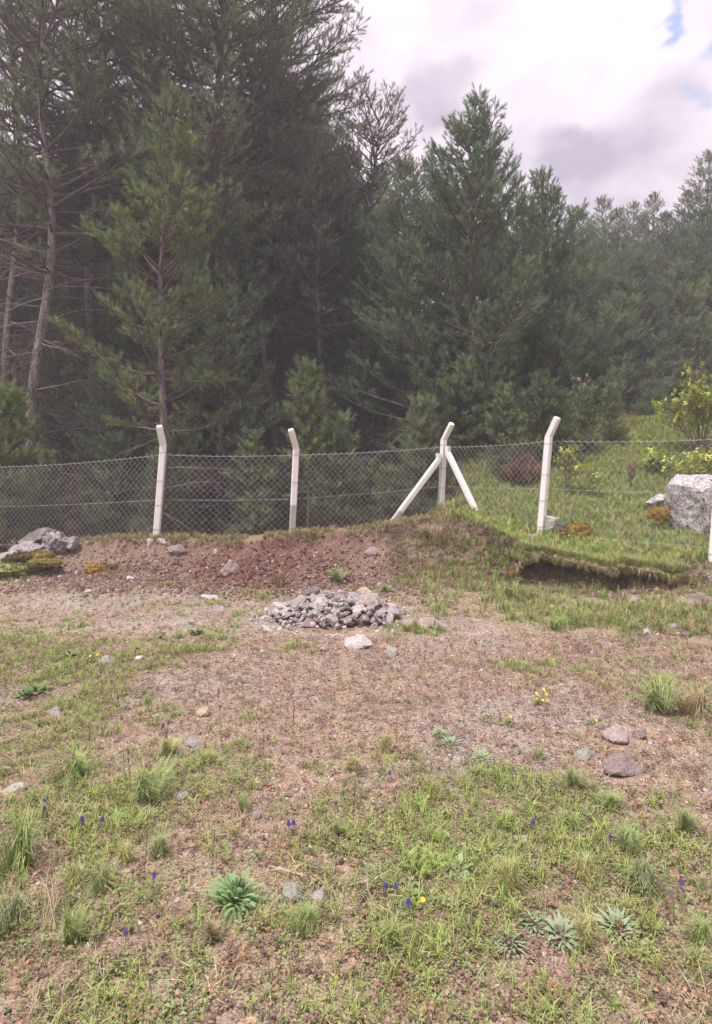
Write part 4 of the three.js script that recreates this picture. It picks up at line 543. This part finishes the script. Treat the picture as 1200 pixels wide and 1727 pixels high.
// single grass tufts of the foreground
{
  const fine = [tuftGeo(21, 300, 0.13, 0.085, 0.0026, 0.35), tuftGeo(22, 260, 0.10, 0.09, 0.0026, 0.5), tuftGeo(23, 170, 0.2, 0.16, 0.004, 0.5)];
  const mats = { fresh: new THREE.MeshStandardMaterial({ color: C(0.28, 0.34, 0.13), roughness: 0.7, side: 2 }), yellow: new THREE.MeshStandardMaterial({ color: C(0.40, 0.40, 0.16), roughness: 0.7, side: 2 }), bright: new THREE.MeshStandardMaterial({ color: C(0.27, 0.35, 0.105), roughness: 0.7, side: 2 }), dry: new THREE.MeshStandardMaterial({ color: C(0.38, 0.29, 0.17), roughness: 0.8, side: 2 }), dull: new THREE.MeshStandardMaterial({ color: C(0.22, 0.26, 0.12), roughness: 0.8, side: 2 }) };
  const tufts = [[650, 1265, 36, 40, 1, 'yellow', 'yellow green tuft in the centre of the foreground'], [910, 1280, 30, 28, 1, 'fresh', 'small round tuft left of the greenish grey stone'], [860, 1505, 52, 70, 0, 'yellow', 'tall fine tuft right of the broad leaved rosette'], [970, 1330, 50, 45, 0, 'fresh', 'round green tuft below the greenish grey stone'], [1030, 1365, 44, 36, 0, 'bright', 'bright green tuft below the hollowed brown stone'], [1155, 1410, 44, 60, 0, 'fresh', 'green tuft on its own near the right edge'], [775, 1525, 40, 36, 1, 'yellow', 'small yellow tuft left of the tall fine tuft'], [410, 1370, 30, 38, 0, 'bright', 'bright green tuft beside a grey stone'], [400, 1325, 24, 26, 1, 'bright', 'small bright tuft above the tuft by the grey stone'], [350, 1285, 34, 24, 1, 'yellow', 'low yellow tuft in front of a flat grey stone'], [283, 1275, 46, 40, 0, 'yellow', 'straw based tuft with purple flowers above it'], [515, 1570, 60, 50, 0, 'bright', 'bright spiky tuft below the flat pale stone'], [438, 1565, 40, 40, 1, 'yellow', 'low yellowish tuft between thistle plant and spiky tuft'], [355, 1590, 40, 50, 0, 'dry', 'half dry tuft under the feathery green plant'], [268, 1445, 46, 46, 0, 'fresh', 'green tuft right of the dark stalks at left'], [215, 1450, 46, 40, 1, 'yellow', 'yellow tuft left of the dark stalks'], [125, 1495, 50, 50, 1, 'yellow', 'pale yellow tuft beside bent dry straws'], [25, 1470, 110, 120, 2, 'bright', 'largest bright grass clump at the left edge'], [15, 1570, 90, 80, 2, 'dull', 'blurred green clump in the lower left corner'], [120, 1590, 60, 80, 2, 'bright', 'upright grass blades near the lower left corner'], [170, 1505, 60, 60, 2, 'fresh', 'loose grass blades left of a purple flower'], [1060, 1440, 60, 56, 0, 'fresh', 'full green tuft right of a dark stalk'], [985, 1480, 56, 54, 1, 'yellow', 'yellow green tuft left of the full green tuft'], [990, 1590, 64, 56, 0, 'yellow', 'yellow green tuft at the bottom right'], [1090, 1500, 90, 60, 2, 'dull', 'wide dull green grass patch at lower right'], [1180, 1590, 60, 50, 0, 'bright', 'bright tuft in the lower right corner'], [595, 1300, 36, 34, 1, 'yellow', 'yellow tuft just left of the centre tuft'], [665, 1590, 50, 44, 0, 'fresh', 'green tuft at the bottom centre'], [960, 1395, 36, 36, 1, 'fresh', 'small green tuft between two round tufts at right'], [570, 1410, 30, 34, 0, 'fresh', 'small tuft right of the purple flower pair'], [118, 1315, 90, 60, 2, 'bright', 'lush grass patch below the flat dark grey stone'], [250, 1350, 90, 70, 2, 'fresh', 'grass patch round tall dark stalks at left'], [1110, 1200, 90, 60, 2, 'fresh', 'tall grass in front of the right edge rock'], [1170, 1205, 80, 56, 2, 'dry', 'brownish tall grass at the right edge'], [1115, 1180, 70, 55, 2, 'bright', 'bright tall grass behind the tall grass by the right rock'], [870, 1010, 60, 34, 2, 'bright', 'bright grass at the foot of the ledge, left end'], [940, 1060, 60, 26, 2, 'bright', 'bright low grass patch below the ledge'], [470, 985, 34, 30, 2, 'dry', 'dark dried tuft on the red bank'], [740, 915, 60, 36, 2, 'dry', 'dry tuft hanging below the corner post'], [720, 908, 50, 30, 2, 'dry', 'dry tuft left under the corner post'], [568, 980, 46, 26, 2, 'fresh', 'green grass patch behind the stone heap'], [650, 1000, 30, 20, 1, 'fresh', 'small green patch at the upper right of the heap']];
  const r = rng(31);
  for (const [px, py, w, h, v, k, where] of tufts) { const p = gp(px, py), d = -p.z, m = new THREE.Mesh(fine[v], mats[k]), s = h / F * d / [0.12, 0.095, 0.18][v] * 1.0; m.position.copy(p).add(V(0, -0.005, 0)); m.rotation.y = r() * 6.28; const sw = w / F * d / [0.19, 0.2, 0.34][v] * 1.4; m.scale.set(sw, s, sw); tag(m, where, 'grass tuft'); add(m, 'grass_tuft'); }
}
// moss cushions
{
  const r = rng(61), mossGeo = tuftGeo(41, 26, 0.05, 0.045, 0.004), mm = (c) => new THREE.MeshStandardMaterial({ color: C(...c), roughness: 1 });
  const moss = (px, py, d, w, h, dep, c, label) => { const g = new THREE.Group(), geo = rockGeo(px + py, { det: 7, planes: 3, rough: 0.24, round: 0.55 }); const P = at(px, py, d); g.position.copy(P); const b = part('cushion', geo, mm(c), g); b.scale.set(w / 2, h / 2, dep / 2); const L = []; const n = geo.attributes.normal, p = geo.attributes.position; for (let i = 0; i < 500 * Math.sqrt(w * 2); i++) { const k = Math.floor(r() * p.count); if (n.getY(k) < -0.2) continue; L.push([mat4(V(p.getX(k) * w / 2, p.getY(k) * h / 2, p.getZ(k) * dep / 2), V(n.getX(k) / w, n.getY(k) / h, n.getZ(k) / dep).normalize(), 0.6 + 0.6 * r(), r() * 6), jit(c.map((x) => x * 1.15), r, 0.6)]); } instances(mossGeo, M.leaf, L, 'moss_fronds', g); tag(g, label, 'moss'); add(g, 'moss_cushion'); };
  moss(975, 898, 9.8, 0.42, 0.28, 0.36, [0.28, 0.19, 0.035], 'orange brown moss cushion beside the tilted slab');
  moss(950, 905, 9.75, 0.3, 0.16, 0.3, [0.10, 0.07, 0.025], 'dark moss lump under the edge of the tilted slab');
  moss(1111, 868, 10.1, 0.36, 0.2, 0.25, [0.36, 0.22, 0.03], 'bright orange moss below the low rock by the boulder');
  moss(42, 944, 9.75, 0.62, 0.22, 0.4, [0.10, 0.075, 0.02], 'dark brown moss along the foot of the left outcrop');
  moss(72, 938, 9.7, 0.3, 0.14, 0.3, [0.30, 0.20, 0.04], 'orange moss edge right of the dark moss at left');
  moss(15, 962, 9.5, 0.8, 0.18, 0.5, [0.21, 0.22, 0.075], 'yellow green moss mound at the left edge');
  moss(75, 950, 9.5, 0.5, 0.09, 0.4, [0.26, 0.215, 0.06], 'yellow moss strip beside the yellow green mound');
  moss(160, 962, 9.5, 0.28, 0.12, 0.25, [0.36, 0.22, 0.04], 'ochre moss patch on the left part of the bank');
  moss(190, 958, 9.6, 0.26, 0.1, 0.22, [0.17, 0.11, 0.03], 'brown moss patch above the ochre moss');
  moss(865, 968, 9.0, 0.26, 0.12, 0.25, [0.34, 0.20, 0.05], 'rusty moss at the left end of the ledge');
}
// purple flowers, yellow flowers, leafy plants
{
  const r = rng(71), fl = new THREE.MeshStandardMaterial({ color: C(0.09, 0.06, 0.30), roughness: 0.6 }), st = new THREE.MeshStandardMaterial({ color: C(0.16, 0.22, 0.07), roughness: 0.8, side: 2 }), ye = new THREE.MeshStandardMaterial({ color: C(0.85, 0.55, 0.02), roughness: 0.7, side: 2 });
  const headGeo = (() => { const a = []; for (let k = 0; k < 34; k++) { const t = k / 33, y = 0.09 + 0.04 * t, q = 0.0125 * Math.sqrt(1 - 0.8 * t), p = k * 2.4; a.push(new THREE.IcosahedronGeometry(0.0042 * (1.1 - 0.4 * t), 1).translate(Math.cos(p) * q, y, Math.sin(p) * q)); } return mergeGeometries(a); })();
  const stemGeo = (() => { const t = new Tubes(); t.add([V(0, -0.02, 0), V(0.002, 0.05, 0.002), V(0, 0.125, 0)], 0.0022, 0.0015, 5); return mergeGeometries([t.geo().toNonIndexed(), tuftGeo(81, 5, 0.09, 0.07, 0.004, 0.8)]); })();
  const hy = new THREE.Group(); part('stem', stemGeo, st, hy); part('flower_head', headGeo, fl, hy); let first = true;
  const mus = [[495, 1400, 'right of the close purple pair at lower centre'], [485, 1404, 'left of the close purple pair at lower centre'], [895, 1402, 'above the whitish stone, largest bloom in view'], [76, 1360, 'upper of two above each other near the left edge'], [75, 1373, 'lower of two above each other near the left edge'], [139, 1394, 'on its own above the bent dry straws'], [169, 1397, 'beside the fresh green patch left of the stalks'], [258, 1490, 'right of the loose grass blades, lower left'], [210, 1592, 'at the very bottom left of the ground'], [650, 1512, 'left one of two at the bottom centre'], [669, 1512, 'right one of two at the bottom centre'], [692, 1542, 'below the two at the bottom centre'], [657, 1311, 'alone in the middle of the foreground'], [273, 1229, 'left of two above the straw based tuft'], [283, 1227, 'right of two above the straw based tuft'], [282, 1252, 'standing in the straw based tuft'], [1029, 1422, 'between a dark stalk and the full green tuft'], [1151, 1509, 'alone near the right edge of the foreground'], [198, 1182, 'farthest one, in the left green patch']];
  for (const [px, py, w] of mus) { const p = gp(px, py + 9), g = first ? hy : hy.clone(); first = false; g.position.copy(p); g.rotation.set((r() - 0.5) * 0.3, r() * 6, (r() - 0.5) * 0.3); const s = 0.42 + 0.2 * r(); g.scale.set(s * 1.15, s, s * 1.15); tag(g, 'purple grape hyacinth ' + w, 'flower'); add(g, 'purple_flower'); }
  const petal = (() => { const T = new Tri(); for (let k = 0; k < 9; k++) { const a = k / 9 * 6.28; leafShape(T, V(0, 0, 0), V(Math.cos(a), 0.35, Math.sin(a)).normalize(), V(0, 1, 0), 0.014, 0.008); } return T.geo(); })();
  const yel = (pts, label) => { const g = new THREE.Group(), base = gp(pts[0][0], pts[0][1] + 12); g.position.copy(base); const sT = new Tubes(); for (const [px, py] of pts) { const d = -base.z, q = at(px, py, d).sub(base); q.z = (r() - 0.5) * 0.1; q.y = Math.max(q.y, 0.03); sT.add([V(q.x * 0.4, -0.01, q.z * 0.4), V(q.x * 0.7, q.y * 0.5, q.z * 0.7), q], 0.0018, 0.0014, 4); const f = part('blossom', petal, ye, g); f.position.copy(q); f.rotation.set(0.5 + 0.4 * (r() - 0.5), r() * 6, 0); f.scale.setScalar(0.75 + 0.25 * r()); } part('stem', mergeGeometries([sT.geo().toNonIndexed(), cloverGeo(91, 14, 0.05, 0.03)]), st, g); tag(g, label, 'flower'); add(g, 'yellow_flower'); };
  yel([[912, 1178], [905, 1170], [918, 1165], [902, 1185], [924, 1187], [914, 1160], [908, 1190], [922, 1172]], 'cluster of yellow blossoms on the gravel right of centre');
  yel([[1001, 1211]], 'single yellow blossom beside the tan stone at right'); yel([[441, 1098]], 'single yellow blossom left of the pale oblong stone'); yel([[711, 1511]], 'single yellow blossom at the bottom centre'); yel([[150, 1108], [165, 1104]], 'two yellow blossoms by the grey angular stone at left'); yel([[762, 1105]], 'yellow blossom on the gravel right of the heap'); yel([[958, 903], [967, 897], [948, 898], [962, 912]], 'yellow blossoms at the foot of the orange brown moss'); yel([[863, 1213]], 'yellow blossom left of the yellow cluster, lower down');
  // feathery bright plant
  const plant = (px, py, name, label, cat, geo, mat) => { const m = new THREE.Mesh(geo, mat); m.position.copy(gp(px, py)); m.rotation.set((r() - 0.5) * 0.4, r() * 6.28, (r() - 0.5) * 0.4); tag(m, label, cat); add(m, name); return m; };
  const feather = (() => { const T = new Tri(); for (let k = 0; k < 90; k++) { const a = r() * 6.28, el = 0.45 + 1.0 * r(), L = 0.08 + 0.08 * r(), d = V(Math.cos(a) * Math.cos(el), Math.sin(el), Math.sin(a) * Math.cos(el)); for (let s = 0.1; s < 1; s += 0.06) { const q = d.clone().multiplyScalar(L * s).add(V(0, -0.05 * s * s, 0)); for (const sd of [-1, 1]) { const side = V(-d.z, 0.2, d.x).normalize().multiplyScalar(sd).addScaledVector(d, 0.7).normalize(); leafShape(T, q, side, V(0, 1, 0), 0.026 * (1.1 - 0.5 * s), 0.005); } } } return T.geo(); })();
  const gm = (c) => new THREE.MeshStandardMaterial({ color: C(...c), roughness: 0.75, side: 2 });
  plant(395, 1528, 'feathery_plant', 'bushy feathery bright green plant in the lower left centre', 'plant', feather, gm([0.22, 0.33, 0.13]));
  const rosette = (n, len, w, lo, hi) => { const T = new Tri(); for (let k = 0; k < n; k++) { const a = k * 2.4, el = lerp(hi, lo, Math.sqrt(k / n)), L = len * (0.6 + 0.6 * r()), d = V(Math.cos(a) * Math.cos(el), Math.sin(el), Math.sin(a) * Math.cos(el)); leafShape(T, d.clone().multiplyScalar(0.01), d, V(0, 1, 0), L, w * (0.7 + 0.6 * r()), 0.12); } return T.geo(); };
  const broad = gm([0.27, 0.34, 0.16]), silver = gm([0.26, 0.32, 0.19]), deep = gm([0.12, 0.19, 0.06]);
  [[755, 1425, 'upper broad leaved pale green rosette left of the whitish stone'], [725, 1455, 'broad leaved rosette lower left of the upper rosette'], [790, 1440, 'broad leaved rosette right of the upper rosette'], [770, 1470, 'broad leaved rosette lowest of the group']].forEach(([x, y, l], i) => { const m = plant(x, y, 'leafy_rosette', l, 'plant', rosette(8 + i, 0.075, 0.034, 0.05, 0.6), broad); m.scale.setScalar(0.9); });
  [[900, 1560, 'silvery leaved plant at the bottom right, upper left of three'], [945, 1580, 'silvery leaved plant at the bottom right, middle of three'], [1040, 1570, 'silvery leaved plant at the bottom right, right of three'], [860, 1595, 'silvery leaved plant left of the three at bottom right'], [760, 1255, 'greyish green leafy patch in the centre right'], [812, 1280, 'greyish green leafy patch right below the other one'], [745, 1240, 'greyish leaves at the top of the leafy patch']].forEach(([x, y, l], i) => { const m = plant(x, y, 'silvery_plant', l, 'plant', rosette(44, 0.06, 0.013, 0.1, 1.2), silver); if (i > 3) m.scale.set(1.2, 0.6, 1.2); else m.scale.set(0.8 + 0.5 * r(), 0.6 + 0.5 * r(), 0.8 + 0.5 * r()); });
  [[62, 1168, 'dark leafy weed at the left edge of the gravel'], [45, 1175, 'second dark leafy weed left of the other'], [120, 1110, 'small green weed on gravel at left'], [330, 1070, 'small spiky weed on the gravel left of the heap']].forEach(([x, y, l]) => { const m = plant(x, y, 'leafy_weed', l, 'plant', rosette(14, 0.16, 0.06, 0.15, 0.9), deep); m.scale.setScalar(0.7); });
  // dark dried stalks
  const stalk = (() => { const a = []; for (let i = 0; i < 3; i++) { const t = new Tubes(), c = curve(V(0, -0.02, 0), V((r() - 0.5) * 0.2, 1, (r() - 0.5) * 0.2).normalize(), 0.3, 6, 0, r, 0.06); t.add(c, 0.0013, 0.0008, 4); for (let k = 0; k < 9; k++) { const [q, e] = along(c, 0.4 + 0.6 * r()); t.add([q, q.clone().add(V((r() - 0.5) * 0.02, 0.014, (r() - 0.5) * 0.02))], 0.0028, 0.001, 4); } a.push(t.geo()); } return a; })();
  const sm = gm([0.12, 0.075, 0.06]), sm2 = gm([0.26, 0.17, 0.12]);
  const sk = [[235, 1490, 90], [241, 1480, 110], [122, 1490, 60], [120, 1510, 80], [864, 1400, 85], [1018, 1440, 70], [376, 1265, 110], [357, 1480, 75], [366, 1490, 55], [495, 1250, 85], [594, 1400, 100], [604, 1395, 70], [212, 1340, 80], [150, 1285, 60], [176, 1190, 60], [420, 1250, 60], [443, 1290, 60], [452, 1350, 60], [508, 1290, 50], [700, 1175, 45], [575, 1035, 30], [1090, 1330, 60], [918, 1390, 95], [577, 1420, 60], [320, 1240, 45], [222, 1345, 100], [334, 1200, 40], [860, 1180, 30], [733, 1590, 70], [1172, 1345, 40]];
  for (const [px, py, h] of sk) { const p = gp(px, py), m = new THREE.Mesh(stalk[Math.floor(r() * 3)], r() < 0.65 ? sm : sm2), s = h / F * -p.z / 0.3; m.position.copy(p); m.rotation.y = r() * 6.28; m.scale.set(Math.min(1, s * 1.1), s, Math.min(1, s * 1.1)); tag(m, 'thin dark dried stalk standing upright in the near ground', 'dried stalk', 'dried stalks of the foreground'); add(m, 'dried_stalk'); }
  // curved twig, bent straws
  { const t = new Tubes(), d = -gp(500, 1480).z, P = (x, y, l = 0.012) => { const p = gp(x, y); p.y += l; return p; }; t.add([P(452, 1466), P(470, 1474, 0.02), P(495, 1483, 0.025), P(522, 1487, 0.02), P(545, 1500), P(548, 1512)], 0.004, 0.0025, 6); t.add([P(522, 1487, 0.02), P(535, 1484, 0.015), P(548, 1495)], 0.0025, 0.0015, 5); t.add([P(530, 1490, 0.02), P(526, 1500)], 0.002, 0.001, 5); add(tag(new THREE.Mesh(t.geo(), gm([0.42, 0.33, 0.26])), 'pale curved dry twig lying over the flat pale stone', 'twig'), 'dry_twig'); }
  { const t = new Tubes(); for (let k = 0; k < 12; k++) { const a = gp(70 + 30 * r(), 1555 + 25 * r()), b = gp(60 + 70 * r(), 1470 + 60 * r()); a.y += 0.01; b.y += 0.03 + 0.08 * r(); const m = a.clone().lerp(b, 0.5); m.y += 0.05; t.add([a, m, b], 0.002, 0.001, 4); } add(tag(new THREE.Mesh(t.geo(), gm([0.38, 0.30, 0.20])), 'bundle of bent pale dry straws near the lower left corner', 'dry grass'), 'bent_straws'); }
}
// bushes behind and right
{
  const r = rng(91);
  function bush(px, py, d, w, h, n, leafGeo, cols, woodMat, name, label, cat, per = 8, opts = {}) {
    const g = new THREE.Group(), x = (px - 600) / F * d, y = height(x, -d); g.position.set(x, y, -d); const wood = new Tubes(), L = [];
    for (let i = 0; i < n; i++) { const a = r() * 6.28, q = Math.sqrt(r()), tip = V(Math.cos(a) * q * w / 2, h * (opts.dome ? Math.sqrt(Math.max(0.1, 1 - q * q)) : 1 - 0.35 * q) * (0.7 + 0.35 * r()), Math.sin(a) * q * w / 2), c = [V(0, -0.05, 0), tip.clone().multiply(V(0.25, 0.42, 0.25)), tip.clone().multiply(V(0.65, 0.85, 0.65)), tip]; wood.add(c, (opts.wr ?? 0.006) * Math.max(0.6, h), 0.003, 4); for (let k = 0; k < per; k++) { const [p, e] = along(c, 0.45 + 0.55 * r()); p.add(V((r() - 0.5) * 0.22 * w, (r() - 0.5) * 0.2, (r() - 0.5) * 0.22 * w)); wood.add([along(c, 0.4 + 0.5 * r())[0], p], 0.004, 0.002, 3); L.push([mat4(p, V(r() - 0.5, 0.7, r() - 0.5).normalize(), (opts.s ?? 1) * (0.7 + 0.6 * r()), r() * 6), jit(cols[Math.floor(r() * cols.length)], r, 0.5)]); } }
    part('branches', wood.geo(), woodMat, g); instances(leafGeo, M.leaf, L, 'leaves', g); tag(g, label, cat); add(g, name); return g;
  }
  const sprig = (() => { const T = new Tri(), q = rng(5); for (let k = 0; k < 12; k++) { const a = q() * 6.28, el = q() * 1.0 - 0.1; leafShape(T, V(0, 0.012 * k, 0), V(Math.cos(a) * Math.cos(el), Math.sin(el), Math.sin(a) * Math.cos(el)), V(0, 1, 0), 0.065, 0.04); } return T.geo(); })();
  const YG = [[0.52, 0.55, 0.09], [0.45, 0.52, 0.10], [0.34, 0.42, 0.09]];
  bush(1180, 700, 13.2, 2.0, 1.95, 22, sprig, YG, M.dead, 'leafy_bush', 'yellow green leafy bush standing on the slope at the right edge', 'bush', 26, { s: 0.75 });
  bush(1185, 790, 12.0, 1.3, 0.6, 14, sprig, YG, M.limb, 'low_bush', 'low sprawling green bush with dark stems behind the large boulder', 'bush', 9);
  bush(1110, 790, 12.6, 0.8, 0.4, 9, sprig, YG, M.limb, 'low_bush', 'small green bush left of the low sprawling bush', 'bush', 8);
  bush(955, 810, 11.8, 0.55, 0.95, 9, sprig, YG, M.dead, 'leafy_bush', 'thin yellow green shoots right behind the tallest post', 'bush', 8, { s: 0.8 });
  bush(1000, 830, 11.6, 0.5, 0.6, 8, sprig, YG, M.dead, 'leafy_bush', 'sparse yellow green shoots behind the fence right of the tallest post', 'bush', 7, { s: 0.7 });
  bush(935, 790, 13.6, 0.8, 1.3, 10, sprig, [[0.2, 0.2, 0.07], [0.3, 0.3, 0.09]], M.dead, 'leafy_bush', 'straggly shrub behind the wire right of the tallest post', 'bush', 7, { s: 0.8 });
  bush(980, 700, 15.4, 0.7, 2.1, 7, sprig, [[0.42, 0.38, 0.32], [0.3, 0.3, 0.2]], M.dead, 'blossoming_shrub', 'slender shrub with pale blossoms in front of the conical young pine', 'bush', 9, { s: 0.6, wr: 0.0028 });
  const twigs = tuftGeo(95, 24, 0.2, 0.16, 0.005, 0.3);
  bush(882, 820, 12.8, 0.85, 0.45, 55, twigs, [[0.24, 0.13, 0.095], [0.18, 0.11, 0.08]], M.dead, 'brown_bush', 'rounded reddish brown dead bush behind the wire left of the tallest post', 'bush', 8, { dome: 1 });
  bush(1062, 830, 11.8, 0.4, 0.7, 8, tuftGeo(96, 8, 0.1, 0.05, 0.004, 0.3), [[0.25, 0.14, 0.08]], M.dead, 'dry_shrub', 'thin reddish dry shrub left of the low rock by the boulder', 'bush', 6);
  bush(660, 740, 18, 1.8, 1.8, 40, twigs, [[0.11, 0.075, 0.065], [0.09, 0.06, 0.055]], M.dead, 'brown_bush', 'brown leafless brush inside the wood left of the corner post', 'bush', 8);
  bush(440, 740, 17, 1.9, 2.0, 40, twigs, [[0.12, 0.08, 0.065], [0.09, 0.06, 0.05]], M.dead, 'brown_bush', 'brown leafless brush inside the wood left of the second post', 'bush', 8);
}
renderer.render(scene, camera);
